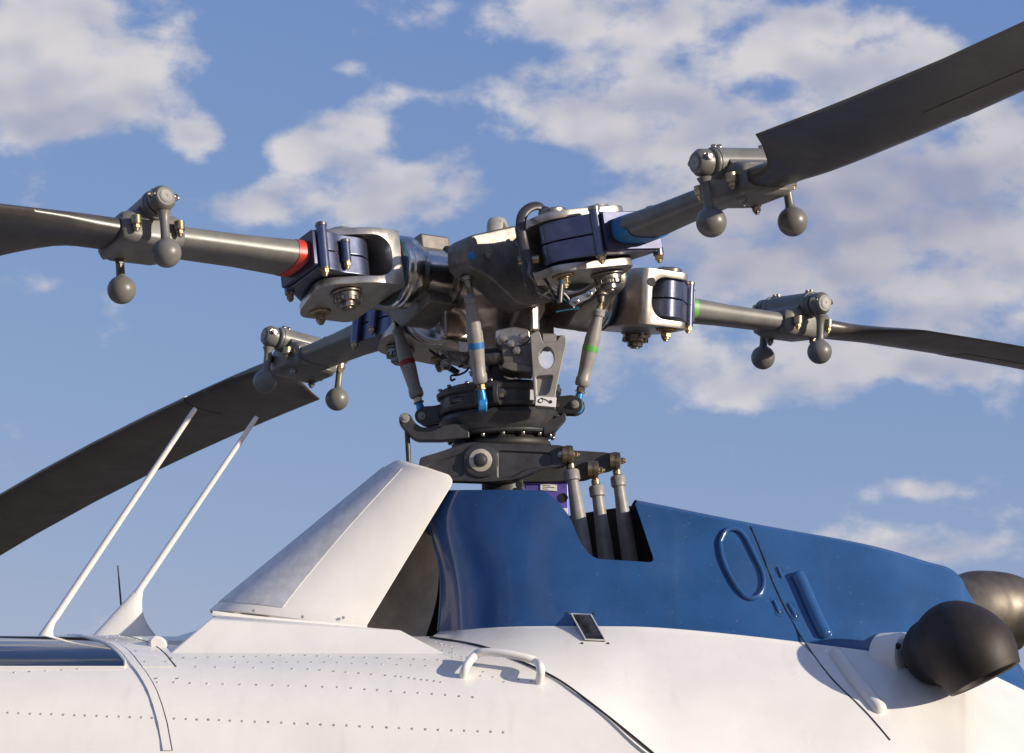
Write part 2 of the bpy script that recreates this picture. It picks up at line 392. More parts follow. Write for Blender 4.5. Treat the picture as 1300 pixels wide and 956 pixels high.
# ------------------------------------------------------------------ rotor blades
def naca(s, t): return 5 * t * (.2969 * sqrt(max(s, 0)) - .126 * s - .3516 * s * s + .2843 * s ** 3 - .1036 * s ** 4)
NP = 30
def section(le, te, t, k, tw, dz, s0=0., s1=1., grow=0., n=NP):
    """closed section from te over the top to le and back below; k = 0 rounded bar, 1 airfoil"""
    c = le - te; out = []; pts = []
    for i in range(n): pts.append((i / n * 2 * pi))
    for a in pts:
        s = (1 - cos(a)) / 2                     # 0 at the leading edge, 1 at the trailing edge
        up = 1 if a <= pi else -1
        za = up * (naca(s, t / c) * c + .0012)
        e = 3.2
        ca, sa = cos(a), sin(a)
        yr = math.copysign(abs(ca) ** (2 / e), ca); zr = math.copysign(abs(sa) ** (2 / e), sa)
        y0 = le - c * s; yb = (le + te) / 2 + c / 2 * yr; zb = t / 2 * zr
        y = y0 * k + yb * (1 - k); z = za * k + zb * (1 - k)
        out.append((y * cos(tw) - z * sin(tw), y * sin(tw) + z * cos(tw) + dz))
    return out
def droop(r): return -.021 * max(0, r - 1.0) ** 2
def table(pts):
    def f(r):
        if r <= pts[0][0]: return pts[0][1]
        for (a, u), (c, v) in zip(pts, pts[1:]):
            if r <= c: t = (r - a) / (c - a); return u + (v - u) * t
        return pts[-1][1]
    return f
bent_up = table([(1.0, 0), (1.2, -.004), (1.4, -.006), (1.6, -.003), (1.85, .004), (2.5, .026), (4.9, .09)])
washout = table([(1.30, -.145), (1.9, -.06), (4.9, -.02)])
ST = [(.50, .064, -.068, .066, 0), (.62, .064, -.068, .064, 0), (.74, .060, -.061, .055, 0), (.95, .058, -.058, .051, 0), (1.06, .060, -.062, .049, 0), (1.135, .064, -.068, .047, .15), (1.16, .066, -.078, .046, .35), (1.185, .068, -.098, .045, .6), (1.215, .071, -.130, .043, .8), (1.255, .073, -.173, .041, .95), (1.287, .0745, -.213, .040, 1), (1.296, .075, -.2235, .039, 1), (1.30, .075, -.226, .039, 1), (1.31, .075, -.226, .039, 1), (1.50, .075, -.226, .038, 1), (1.6, .075, -.226, .037, 1), (1.85, .075, -.226, .037, 1),
      (2.1, .075, -.226, .037, 1), (2.5, .075, -.226, .037, 1), (2.9, .075, -.226, .037, 1), (3.4, .075, -.226, .037, 1), (3.9, .075, -.226, .037, 1), (4.4, .075, -.226, .037, 1), (4.86, .075, -.226, .036, 1), (4.9, .07, -.22, .02, 1)]
def build_blade(rotor, droop=droop, twist=lambda r: .01):
    rr = []
    for r, le, te, t, k in ST:
        rr.append([L(r, y, z) for y, z in section(le, te, t, k, twist(r) * k, droop(r))])
    mb = MB(); mb.rings(rr)
    for f in mb.bm.faces:
        if len(f.verts) == 4 and max(v.co.x for v in f.verts) + R0 < 1.061: f.material_index = 1
    root = make('rotor_blade', mb, ['blade', 'greypaint'], rotor, angle=50)
    rr = []                                              # leading edge strip, 1.2 mm proud
    for r in (1.62, 1.9, 2.3, 2.7, 3.2, 3.7, 4.2, 4.8):
        sec = section(.0765, -.226, .0395, 1, twist(r), droop(r), n=60)
        idx = [i % 60 for i in range(-14, 15)]
        rr.append([L(r, *sec[i]) for i in idx] + [L(r, sec[i][0] * .96 - .001, (sec[i][1] - droop(r)) * .7 + droop(r)) for i in idx[::-1]])
    make('erosion_strip', MB().rings(rr), 'erosion', root, angle=50)
    # root fitting: two clamp halves
    plan = round_poly([(.395, .030), (.43, .066), (.50, .064), (.525, .072), (.572, .074), (.572, -.080), (.555, -.092), (.482, -.160), (.43, -.170), (.40, -.12), (.405, -.05)], [.03, .03, .02, .01, .004, .004, .01, .035, .04, .04, .03], 5)
    for z0, z1 in ((.0012, .050), (-.050, -.0012)):
        mb = MB(); mb.prism(plan, L(0, 0, 0), EX, EY, EZ, z0, z1); make('clamp_half', mb, 'anod', root, .0025)
    mb = MB(); mb.prism(round_poly([(.0, .046), (.080, .046), (.080, -.046), (-.086, -.046), (-.086, .046)], .006, 3), L(.566, 0, 0), EY, EZ, EX, .0075, .019)
    make('root_flange', mb, 'anoddeep', root, .0015)
    for (r, y) in ((.560, .084), (.560, -.090), (.49, .074), ):
        mb = MB(); hh = .055 if r > .5 else .024; rad = .0130 if r > .5 else .0115
        mb.lathe(L(r, y, -hh), EZ, [(0, rad), (hh - .0008, rad), (hh, rad * .95), (hh + .0008, rad), (2 * hh, rad)], 20); make('clamp_post', mb, 'anod', root, .0008)
        mb = MB(); mb.lathe(L(r, y, hh), EZ, [(0, rad * 1.12), (.007, rad * 1.12), (.009, rad * .9)], 16); make('bolt_head', mb, 'nut', root)
        mb = MB(); mb.nut(L(r, y, -hh), -EZ, rad * .78, .011, .007); make('castle_nut', mb, 'gold', root)
    # pendulum mount: saddle, cross tube, bolts
    sad = root
    mb = MB(); rr = []
    for r, a, b_, zt, zb in ((.920, .064, -.066, .029, -.030), (.926, .068, -.070, .034, -.035), (.95, .074, -.076, .040, -.040), (1.05, .076, -.078, .040, -.040), (1.074, .071, -.073, .034, -.036), (1.08, .066, -.068, .029, -.031)):
        rr.append([L(r, y, z) for y, z in round_poly([(a, zt), (a, zb), (b_, zb), (b_, zt)], .022, 5)])
    mb.rings(rr); make('saddle', mb, 'greypaint', sad, angle=45)
    mb = MB(); mb.lathe(L(1.0, -.098, .050), EY, [(0, .030), (.004, .034), (.192, .034), (.196, .030)], 32)
    mb.prism([(-.034, 0), (-.060, -.03), (.060, -.03), (.034, 0)], L(1.0, 0, .050), EX, EZ, EY, -.07, .07)
    make('cross_tube', mb, 'greypaint', sad, .002)
    for y in (.082, -.082):
        mb = MB(); mb.lathe(L(1.0, y, .050), EY, [(-.006, .036), (.006, .036)], 32); make('tube_clamp', mb, 'greypaint', sad, .001)
    for (r, y) in ((.945, .088), (1.055, .088), (.945, -.090), (1.055, -.090)):
        mb = MB(); mb.lathe(L(r, y, .012), -EZ, [(0, .0125), (.020, .0125)], 14); mb.nut(L(r, y, -.008), -EZ, .0085, .009, .006)
        make('saddle_nut', mb, 'gold', sad)
    for (r, y) in ((.965, .05), (1.035, -.05)):
        mb = MB(); mb.nut(L(r, y, -.040), -EZ, .010, .010, .007); make('lower_nut', mb, 'nut', sad)
    for y in (.078, .062, -.078, -.062):
        mb = MB(); mb.nut(L(1.0, y, .084), EZ, .006, .006, 0); make('cap_screw', mb, 'nut', sad)
    return root
def build_pendulum(root, side):
    """origin at the pivot; hangs along -z; side = +1 when its cap faces the leading edge"""
    mb = MB(); z1 = -.135
    prof = [(.034 - .034 * cos(pi * i / 22), .034 * sin(pi * i / 22)) for i in range(20)] + [(.0672, .0118), (.072, .0108), (.085, .0104), (.11, .0104), (.124, .012), (.135, .017)]
    mb.lathe((0, 0, z1 - .034), (0, 0, 1), [(h, max(r, .0005)) for h, r in prof], 32, cap1=True)
    make('ball_weight', mb, 'greypaint', root, angle=60)
    mb = MB(); mb.lathe((0, -.018 * side, 0), EY * side, [(0, .026), (.004, .031), (.024, .031), (.034, .024), (.036, .0225)], 32)
    make('arm_head', mb, 'greypaint', root, angle=45)
    mb = MB(); mb.lathe((0, .0185 * side, 0), EY * side, [(0, .0155), (.0015, .0155), (.0015, .0125), (.0025, .0125), (.0025, .003), (.001, .0025), (.001, .0003)], 24)
    make('pivot_cap', mb, 'link', root)
    for sx in (-1, 1):
        mb = MB(); mb.nut((.024 * sx, .003 * side, .006), (sx, 0, 0), .0085, .009, .004); make('side_screw', mb, 'nut', root)

BL = {'red': ('rotor blade with red root band reaching out to the left edge', 'red'),
      'blue': ('large near rotor blade with blue root band rising to the upper right corner', 'blue'),
      'green': ('thin far rotor blade with green root band drooping to the right edge', 'green'),
      'yellow': ('dark drooping far rotor blade passing behind the white whip antennas', 'yellow')}
bproto = build_blade(rotor)
def band(root, col):
    rr = []
    for r in (.589, .613): rr.append([L(r, y, z) for y, z in section(.0654, -.0692, .0672, 0, 0, 0)])
    if col == 'blue': rr[1] = [v + Vector((.030 if v.z < 0 else .004, 0, 0)) for v in rr[1]]
    make('root_band', MB().rings(rr), col, root, angle=50)
for k in ('blue', 'green', 'yellow'):
    o = copy_tree(bproto, rotor) if k != 'blue' else build_blade(rotor, bent_up, washout); place(o, k, BP, BL[k][0]); band(o, BL[k][1])
band(bproto, 'red'); place(bproto, 'red', BP, BL['red'][0])
PEN = {('red', 1): 'grey ball pendulum nearer the red root band, its round cap facing the viewer',
       ('red', -1): 'leftmost grey ball pendulum, its stem half hidden by the red banded blade',
       ('blue', -1): 'grey ball pendulum on near side of the rising blue banded blade, left of its pair',
       ('blue', 1): 'grey ball pendulum hanging free below the rising near blade, right of its pair',
       ('green', -1): 'grey ball pendulum with a lit round cap, farther out on the green banded blade',
       ('green', 1): 'shaded grey ball pendulum behind the green banded blade, nearer the hub',
       ('yellow', 1): 'dark shaded ball pendulum in front of the drooping blade above the antennas',
       ('yellow', -1): 'sunlit ball pendulum hanging free under the drooping blade, right of its pair'}
pp = {}
for s in (1, -1):
    pp[s] = thing('ball_pendulum', None, 'pendulum', None, 'ball pendulums hung from the rotor blades'); build_pendulum(pp[s], s)
seen = set()
for (k, s), lab in PEN.items():
    o = copy_tree(pp[s]) if s in seen else pp[s]; seen.add(s)
    o.matrix_world = arm_matrix(k, BP) @ Matrix.Translation((1.0 - R0, .120 * s, .050)); o['label'] = lab

# ------------------------------------------------------------------ hub
hub = rotor
mb = MB()
mb.lathe((0, 0, -.20), EZ, [(0, .062), (.03, .066), (.075, .082), (.11, .115), (.15, .135), (.24, .135), (.275, .11), (.30, .06)], 32)
for k in range(4):
    d = Vector((cos(k * pi / 2), sin(k * pi / 2), 0)); mb.lathe(d * .02, d, [(0, .108), (.07, .100), (.11, .082), (.145, .076)], 32)
    e = Vector((-d.y, d.x, 0)); g = (d + e).normalized()
    mb.box(g * .10 + Vector((0, 0, .02)), (.13, .05, .13), Matrix.Rotation(k * pi / 2 + pi / 4, 3, 'Z'))
    mb.box(d * .10 + Vector((0, 0, -.10)), (.14, .028, .12), Matrix.Rotation(k * pi / 2, 3, 'Z'))
hb = make('hub_body', mb, 'hub', hub)
r_ = hb.modifiers.new('remesh', 'REMESH'); r_.mode = 'VOXEL'; r_.voxel_size = .0065; r_.use_smooth_shade = True
s_ = hb.modifiers.new('smooth', 'SMOOTH'); s_.iterations = 9; s_.factor = .5
bake(hb)
for p in hb.data.polygons: p.use_smooth = True
for k in range(4):
    d = Vector((cos(k * pi / 2), sin(k * pi / 2), 0))
    mb = MB(); mb.lathe(d * .150, d, [(0, .080), (.003, .083), (.014, .083), (.017, .079)], 40); make('sleeve_ring', mb, 'nut', hub, .001)
mb = MB(); mb.lathe((0, 0, .085), EZ, [(0, .085), (.012, .085), (.02, .07), (.03, .066), (.036, .05)], 32); make('top_plate', mb, 'steel', hub, .001)
mb = MB(); mb.lathe((0, 0, -.70), EZ, [(0, .055), (.46, .055), (.47, .060), (.505, .062), (.52, .066)], 32); make('mast', mb, 'darkmag', hub)
mb = MB(); mb.lathe((0, 0, -.225), EZ, [(0, .070), (.012, .078), (.03, .078), (.036, .070)], 32)
for k in range(12):
    a = 2 * pi * k / 12; mb.nut(Vector((.070 * cos(a), .070 * sin(a), -.226)), -EZ, .007, .007, .004)
make('mast_flange', mb, 'nut', hub, .0008)
mb = MB(); pth = smooth_path([(-.03, -.045, .11), (-.033, -.05, .135), (-.022, -.04, .158), (.0, -.02, .164), (.02, 0, .154), (.024, .004, .11)], 5)
mb.tube(pth, (.011, .021), 12, flat=(.7, -.7, 0)); make('lifting_eye', mb, 'eye', hub)

# ------------------------------------------------------------------ wiring and small fittings around the hub
def prism_at(mb, pts, Y0, Y1, mi=0):
    P = [at(px, py, Y0) for px, py in pts]
    A = [Vector((p.x, Y0, p.z)) for p in P]; B = [Vector((p.x, Y1, p.z)) for p in P]
    return mb.rings([A, B], True, True, True, mi)
st = thing('bonding_strap', 'curved dark metal strap arching over the top of the hub beside the near grip', 'strap', Matrix.Translation(at(680, 330, -.30)))
def rel(root, pts): return [p - root.matrix_basis.translation for p in pts]
pth = smooth_path(rel(st, [at(680, 372, -.46), at(671, 352, -.47), at(669, 330, -.47), at(664, 308, -.46), at(661, 288, -.46), at(664, 272, -.45), at(674, 263, -.44), at(685, 262, -.43), at(692, 269, -.42)]), 5)
make('band', MB().tube(pth, (.0125, .006), 12, flat=(0, -1, 0)), 'darkmag', st, angle=60)
mb = MB(); c = rel(st, [at(692, 272, -.42)])[0]; mb.lathe(c - Vector((0, .018, 0)), EY, [(0, .010), (.003, .016), (.03, .016)], 18); mb.nut(c - Vector((0, .018, 0)), -EY, .007, .006, .003)
make('end_boss', mb, 'darkmag', st)
pth = smooth_path(rel(st, [at(667, 326, -.485), at(672, 337, -.49), at(671, 348, -.49), at(678, 358, -.48), at(680, 368, -.47)]), 5)
make('cable_end', MB().tube(pth, .0035, 8), 'louver', st)
mb = MB(); p0, p1 = rel(st, [at(658, 331, -.44), at(684, 329, -.44)]); mb.cyl(p0, p1, .011, seg=14); make('orange_grommet', mb, 'gold', st)

wl = thing('wiring_bracket', 'pale bolted tab with thin blue cables hanging under the near blade grip', 'bracket', Matrix.Translation(at(720, 378, -.30)))
mb = MB(); prism_at(mb, round_poly([(722, 385), (726, 378), (741, 373), (755, 364), (757, 369), (748, 379), (737, 384), (727, 389)], 2), -.455, -.450)
for v in mb.bm.verts: v.co -= wl.matrix_basis.translation
make('tab', mb, 'fork', wl, .0008)
for q in ((731, 382), (748, 373)):
    mb = MB(); mb.lathe(rel(wl, [at(*q, -.455)])[0], -EY, [(0, .0075), (.004, .0075), (.006, .004)], 14); make('tab_bolt', mb, 'steel', wl)
for pts, r, m_ in (([(709, 372), (716, 380), (728, 388), (735, 392), (722, 393), (706, 396)], .0018, 'wire'), ([(690, 352), (697, 362), (702, 372), (708, 379), (709, 368), (712, 360)], .0035, 'louver'),
                   ([(716, 372), (722, 379), (729, 391)], .0018, 'label'), ([(672, 358), (682, 372), (694, 378), (704, 382)], .004, 'darkmag'), ([(686, 378), (697, 371), (706, 378), (710, 385)], .003, 'nut')):
    make('cable', MB().tube(smooth_path(rel(wl, [at(x, y, -.44) for x, y in pts]), 5), r, 8), m_, wl)
mb = MB(); a, b = rel(wl, [at(711, 384, -.45), at(713, 359, -.45)]); mb.cyl(a, b, .005, seg=12); make('tie_pin', mb, 'horn', wl)
mb = MB(); a, b = rel(wl, [at(713, 361, -.45), at(713.2, 356, -.45)]); mb.cyl(a, b, .0062, seg=12); make('pin_cap', mb, 'rodblue', wl)

hk = thing('droop_lever', 'small dark hooked lever and wires dangling under the left of the hub', 'lever', Matrix.Translation(at(575, 455, .1)))
for pts, r in (([(553, 465), (560, 461), (566, 463)], .003), ([(566, 464), (574, 469), (582, 474)], .0085), ([(578, 481), (573, 483), (573, 477), (582, 476), (592, 471), (597, 462), (598, 452)], .0028), ([(560, 452), (575, 456), (590, 458), (602, 462)], .006), ([(545, 444), (556, 452), (570, 458), (584, 456)], .0035), ([(582, 466), (592, 462), (600, 456)], .003)):
    make('wire', MB().tube(smooth_path(rel(hk, [at(x, y, .08) for x, y in pts]), 5), r, 10), 'louver', hk)
mb = MB(); prism_at(mb, round_poly([(556, 444), (582, 446), (602, 448), (604, 462), (590, 464), (572, 458)], 3), .07, .12)
for v in mb.bm.verts: v.co -= hk.matrix_basis.translation
make('lever_plate', mb, 'nut', hk, .002)
for q in ((566, 463), (590, 456), (601, 444)):
    mb = MB(); mb.nut(rel(hk, [at(*q, .068)])[0], -EY, .012, .012, .006); make('lever_bolt', mb, 'nut', hk)

# ------------------------------------------------------------------ swashplate
SC = at(634, 512, 0)
SWM = Matrix.Translation(SC) @ Matrix.Rotation(-.052, 4, 'Y') @ Matrix.Rotation(.02, 4, 'X') @ Matrix.Rotation(-.17, 4, 'Z')
sw = thing('swashplate', 'dark round swashplate with lugged arms below the rotor hub', 'swashplate', SWM)
mb = MB(); mb.lathe((0, 0, -.030), EZ, [(0, .150), (.004, .158), (.012, .160), (.014, .152), (.040, .150), (.046, .158), (.056, .160), (.064, .150), (.068, .138), (.066, .09)], 64, cap1=False)
make('rotating_ring', mb, 'darkmag', sw, angle=30)
mb = MB(); mb.lathe((0, 0, .020), EZ, [(0, .095), (.022, .10), (.026, .09), (.03, .062)], 40); make('inner_cover', mb, 'darkmag', sw, .001)
for k in range(4):
    R = Matrix.Rotation(k * pi / 2, 3, 'Z')
    if k == 3:     # front: the lugs stand either side of the rod end
        for sx in (-.023, .023):
            mb = MB(); mb.prism(round_poly([(-.135, -.028), (-.192, -.032), (-.205, -.010), (-.196, .020), (-.135, .026)], .012, 4), Vector((sx, 0, 0)), EY, EZ, EX, -.006, .006); make('lug', mb, 'darkmag', sw, .0015)
        mb = MB(); mb.nut(Vector((.0295, -.180, -.004)), EX, .013, .010, .006); make('lug_nut', mb, 'nut', sw)
        continue
    mb = MB(); o = round_poly([(.12, .024), (.165, .014), (.190, .016), (.216, .004), (.216, -.020), (.196, -.034), (.165, -.030), (.12, -.030)], [0, .02, .01, .015, .015, .015, .02, 0], 5)
    mb.prism(o, Vector((0, 0, -.012)), R @ EX, EZ, R @ EY, -.026, -.014); mb2 = mb
    make('lug', mb, 'darkmag', sw, .002)
    mb = MB(); mb.prism(o, Vector((0, 0, -.012)), R @ EX, EZ, R @ EY, .014, .026); make('lug', mb, 'darkmag', sw, .002)
    if k in (0, 2):
        s = -1 if k == 0 else 1
        mb = MB(); mb.lathe(R @ Vector((.197, s * .026, -.022)), R @ Vector((0, s, 0)), [(0, .0105), (.004, .0105), (.005, .008), (.005, .004), (.008, .004), (.008, .0005)], 16); make('lug_bolt', mb, 'link', sw)
mb = MB()      # turnbuckle set in the left of the ring, and screws
mb.lathe(Vector((-.105, -.112, -.002)), Vector((.93, -.36, 0)), [(0, .009), (.045, .009)], 12)
make('turnbuckle', mb, 'louver', sw, .001)
for a in range(0, 360, 24):
    mb = MB(); q = radians(a + 8); mb.nut(Vector((.151 * cos(q), .151 * sin(q), .034)), EZ, .005, .004, .0); make('ring_screw', mb, 'nut', sw)
# stationary ring
mb = MB(); mb.lathe((0, 0, -.095), EZ, [(0, .118), (.004, .136), (.008, .139), (.012, .138), (.016, .142), (.03, .150), (.05, .156), (.062, .150)], 64, cap0=False)
make('stationary_ring', mb, 'darkmag', sw, angle=30)
mb = MB(); rr = []
for i in range(65):
    a = 2 * pi * i / 64
for k in range(16):
    a = 2 * pi * (k + .5) / 16; mb = MB(); mb.nut(Vector((.131 * cos(a), .131 * sin(a), -.094)), -EZ, .005, .005, 0); make('flange_screw', mb, 'nut', sw)
mb = MB(); prof = [(0, .085), (.012, .096), (.018, .112), (.026, .124), (.036, .126), (.05, .118), (.055, .10)]; mb.lathe((0, 0, -.148), EZ, prof, 48); make('rubber_boot', mb, 'rubber', sw, angle=60)
mb = MB(); mb.lathe((0, 0, -.158), EZ, [(0, .076), (.004, .090), (.012, .090), (.016, .08)], 48); make('boot_ring', mb, 'fork', sw)
def rel_m(root, pts): i = root.matrix_basis.inverted(); return [i @ p for p in pts]
# curved horn on the left of the fixed ring
mb = MB(); prism_at(mb, round_poly([(507, 527), (514, 523), (522, 527), (526, 536), (536, 543), (560, 540), (596, 536), (596, 556), (560, 559), (528, 559), (518, 551), (506, 536)], [4, 6, 5, 5, 6, 4, 0, 0, 4, 9, 6, 6], 5), -.115, -.075)
for v in mb.bm.verts: v.co = rel_m(sw, [v.co])[0]
make('fixed_horn', mb, 'darkmag', sw, .004)
mb = MB(); mb.lathe(rel_m(sw, [at(514, 531, -.116)])[0], SWM.to_3x3().inverted() @ -EY, [(0, .012), (.004, .012), (.005, .009), (.005, .005), (.009, .005), (.009, .0005)], 18); make('horn_bolt', mb, 'link', sw)
mb = MB(); prism_at(mb, round_poly([(690, 535), (712, 528), (716, 522), (720, 530), (706, 546), (690, 552)], 4), -.09, -.05)
for v in mb.bm.verts: v.co = rel_m(sw, [v.co])[0]
make('fixed_horn', mb, 'darkmag', sw, .003)
dr = thing('drive_rod', 'thin dark upright rod hanging from the left horn of the swashplate', 'rod', Matrix.Translation(at(519, 545, -.095)))
mb = MB(); a, b = rel(dr, [at(516, 533, -.095), at(520, 605, -.095)]); mb.tube([a, b], .0065, 12); make('shaft', mb, 'darkmag', dr)
mb = MB(); a = rel(dr, [at(516, 533, -.095)])[0]; mb.lathe(a - Vector((0, .012, 0)), EY, [(0, .012), (.024, .012)], 16); make('rod_end', mb, 'nut', dr)

# ------------------------------------------------------------------ pitch links
def pitch_link(k, bot, col, label):
    top = ROTOR @ Matrix.Rotation(BLADES[k] + PSI, 4, 'Z') @ Matrix.Rotation(GP, 4, 'X') @ Vector((.180, -.213, -.042))
    d = (top - bot); ln = d.length; q = d.to_track_quat('Z', 'Y').to_matrix().to_4x4()
    t = thing('pitch_link', label, 'pitch link', Matrix.Translation(bot) @ q, 'pitch links between swashplate and blade grips')
    z0 = .055; z1 = ln - .012
    def Z(f): return z0 + (z1 - z0) * f
    pr = [(Z(0), .0155), (Z(.02), .0185), (Z(.10), .0185), (Z(.115), .0165), (Z(.20), .0168), (Z(.42), .0200), (Z(.62), .0198), (Z(.85), .0135), (Z(.90), .0130), (Z(.905), .0160), (Z(.96), .0160), (Z(.97), .012), (Z(1), .009)]
    make('tube', MB().lathe((0, 0, 0), EZ, pr, 28), 'link', t, angle=50)
    f = .48 if k != 'blue' else .42
    make('colour_band', MB().lathe((0, 0, 0), EZ, [(Z(f - .035), .0190), (Z(f - .035), .0206), (Z(f + .035), .0207), (Z(f + .035), .0190)], 28, cap0=False, cap1=False), col, t, angle=50)
    mb = MB(); mb.nut((0, 0, z0 - .016), EZ, .011, .012, .004); mb.lathe((0, 0, 0), EZ, [(.018, .0065), (z0, .0065)], 12); make('lock_nut', mb, 'gold', t)
    mb = MB(); x = q.to_3x3().inverted() @ (EX if k == 'blue' else -EY)
    mb.lathe(-x * .011, x, [(0, .015), (.003, .0175), (.019, .0175), (.022, .015)], 20); mb.lathe((0, 0, .012), EZ, [(0, .012), (.016, .0105), (.028, .008)], 14)
    make('rod_end', mb, 'rodblue', t, .001)
    mb = MB(); mb.nut((0, 0, ln - .028), EZ, .0105, .012, .02); make('upper_nut', mb, 'gold' if k == 'green' else 'nut', t)
    return t
SWP = lambda v: SWM @ Vector(v)
pitch_link('red', at(537, 529, .03), 'redd', 'grey pitch link with dark red band, leaning on the left of the swashplate')
pitch_link('blue', at(613, 514, -.185), 'blue', 'upright grey pitch link with blue band in front of the mast')
pitch_link('green', at(732, 517, -.035), 'green', 'pale grey pitch link with bright green band on the right of the swashplate')

# ------------------------------------------------------------------ scissor drive
sl = thing('scissor_link', 'grey triangular scissor link with an oval hole, standing right of the mast', 'linkage', Matrix.Translation(at(693, 470, -.18)))
def put(name, root, pts, Y0, Y1, m_, bevel=.0015):
    mb = MB(); prism_at(mb, pts, Y0, Y1); i = root.matrix_basis.inverted()
    for v in mb.bm.verts: v.co = i @ v.co
    return make(name, mb, m_, root, bevel)
o = put('frame', sl, round_poly([(673, 424), (684, 419), (688, 430), (690, 436), (706, 434), (712, 424), (719, 428), (719, 436), (705, 500), (706, 518), (680, 516), (678, 500)], [4, 4, 2, 2, 2, 3, 4, 6, 8, 3, 3, 8], 4), -.200, -.165, 'link', 0)
mb = MB(); prism_at(mb, [(694.5 + 9.5 * cos(i * pi / 12), 449 + 14 * sin(i * pi / 12)) for i in range(24)], -.25, -.12)
for v in mb.bm.verts: v.co = sl.matrix_basis.inverted() @ v.co
boolean(o, mb, 'DIFFERENCE')
mb = MB(); prism_at(mb, round_poly([(681, 472), (703, 471), (698, 492), (694, 497), (688, 497), (682, 498)], 3), -.25, -.185)
for v in mb.bm.verts: v.co = sl.matrix_basis.inverted() @ v.co
boolean(o, mb, 'DIFFERENCE')
bv = o.modifiers.new('bevel', 'BEVEL'); bv.width = .0018; bv.segments = 2; bv.limit_method = 'ANGLE'; bv.angle_limit = radians(50)
mb = MB(); a, b = rel(sl, [at(677, 433, -.182), at(717, 433, -.182)]); mb.cyl(a, b, .014, seg=24); make('pivot_pin', mb, 'horn', sl, .001)
mb = MB(); a, b = rel(sl, [at(689, 433, -.182), at(706, 433, -.182)]); mb.cyl(a, b, .0185, seg=24); make('pivot_bush', mb, 'link', sl, .001)
o = put('marked_plate', sl, [(680.5, 503), (706.5, 504.5), (705.5, 517), (679.5, 514.5)], -.2065, -.2005, 'label', .0008)
mb = MB()
for q, r in (((686.5, 508.8), .0058), ((699, 510.2), .0042)):
    c = rel(sl, [at(*q, -.2068)])[0]; mb.lathe(c, -EY, [(0, r), (.0012, r)], 14)
make('plate_ring', mb, 'ink', sl); sl.children[-1]['kind'] = 'stuff'
mb = MB(); c = rel(sl, [at(686.5, 508.8, -.2085)])[0]; mb.lathe(c, -EY, [(0, .0038), (.001, .0038)], 14); make('plate_ring_centre', mb, 'label', sl)
mb = MB(); mb.tube(rel(sl, [at(687, 505.2, -.2072), at(693, 507.5, -.2072), at(699, 511, -.2072)]), .0011, 6); make('plate_mark', mb, 'ink', sl)
sa = thing('mast_clamp', 'grey bolted clamp joining the mast to the top of the scissor link', 'clamp', Matrix.Translation(at(655, 448, -.12)))
put('arm', sa, round_poly([(636, 434), (650, 440), (668, 438), (678, 430), (690, 428), (690, 440), (680, 446), (679, 470), (655, 471), (640, 462)], 4, 4), -.175, -.10, 'horn', .004)
put('clamp_block', sa, round_poly([(628, 419), (652, 414), (672, 418), (674, 432), (660, 440), (634, 438), (628, 430)], 4, 4), -.16, -.07, 'fork', .004)
for q in ((638, 430), (648, 437), (664, 428), (656, 446)):
    mb = MB(); mb.nut(rel(sa, [at(*q, -.172)])[0], -EY, .011, .011, .006); make('clamp_nut', mb, 'fork', sa)
put('lower_jaw', sa, round_poly([(640, 458), (676, 464), (677, 472), (650, 471), (636, 466)], 3, 4), -.18, -.08, 'horn', .003)

# ------------------------------------------------------------------ control levers and rods
def lever(label, pts, boss, Y0, Y1, end, hole=None):
    root = thing('control_lever', label, 'lever', Matrix.Translation(at(*boss, (Y0 + Y1) / 2)), 'control levers under the swashplate')
    mb = MB(); prism_at(mb, pts, Y0, Y1); i = root.matrix_basis.inverted()
    for v in mb.bm.verts: v.co = i @ v.co
    o = make('plate', mb, 'darkmag', root)
    if hole:
        for hpts in hole:
            mb = MB(); prism_at(mb, hpts, Y0 - .05, Y0 + .006)
            for v in mb.bm.verts: v.co = i @ v.co
            boolean(o, mb, 'DIFFERENCE')
    bv = o.modifiers.new('bevel', 'BEVEL'); bv.width = .0025; bv.segments = 2; bv.limit_method = 'ANGLE'; bv.angle_limit = radians(50)
    for q in end:
        mb = MB(); c = rel(root, [at(*q, Y0 - .004)])[0]; mb.lathe(c, EX, [(-.016, .012), (-.014, .021), (-.004, .021), (-.004, .018), (.002, .018), (.002, .0215), (.012, .0215), (.014, .012)], 22); make('rod_joint', mb, ['gold'], root)
    return root
lv = lever('long dark control lever with round pivot boss, in front of the mast', round_poly([(531, 598), (533, 581), (560, 573), (588, 563), (600, 561), (640, 563), (712, 565), (722, 569), (724, 584), (714, 592), (690, 594), (655, 609), (620, 612), (560, 610), (534, 606)], [2, 4, 5, 8, 8, 5, 6, 6, 6, 6, 6, 8, 8, 8, 4], 4), (610, 585), -.135, -.095, [(721, 577)],
 [round_poly([(540, 587), (560, 580), (588, 571), (588, 600), (560, 604), (541, 602)], 4, 4), round_poly([(632, 568), (700, 571), (702, 586), (668, 592), (650, 602), (632, 604)], 4, 4)])
Vb = rel(lv, [at(610, 585, -.135)])[0]
mb = MB(); mb.lathe(Vb, -EY, [(0, .044), (.006, .042), (.008, .034)], 40); make('pivot_boss', mb, 'darkmag', lv)
mb = MB(); mb.lathe(Vb - EY * .0082, -EY, [(0, .0285), (.002, .0285), (.003, .0265)], 36); make('pivot_washer', mb, 'eye', lv)
mb = MB(); mb.lathe(Vb - EY * .011, -EY, [(0, .018), (.002, .018), (.003, .0135), (.014, .0125), (.016, .008)], 12); make('pivot_nut', mb, 'darkmag', lv)
mb = MB(); mb.nut(rel(lv, [at(712, 577, -.136)])[0], -EY, .006, .005, .004); make('lock_pin', mb, 'fork', lv)
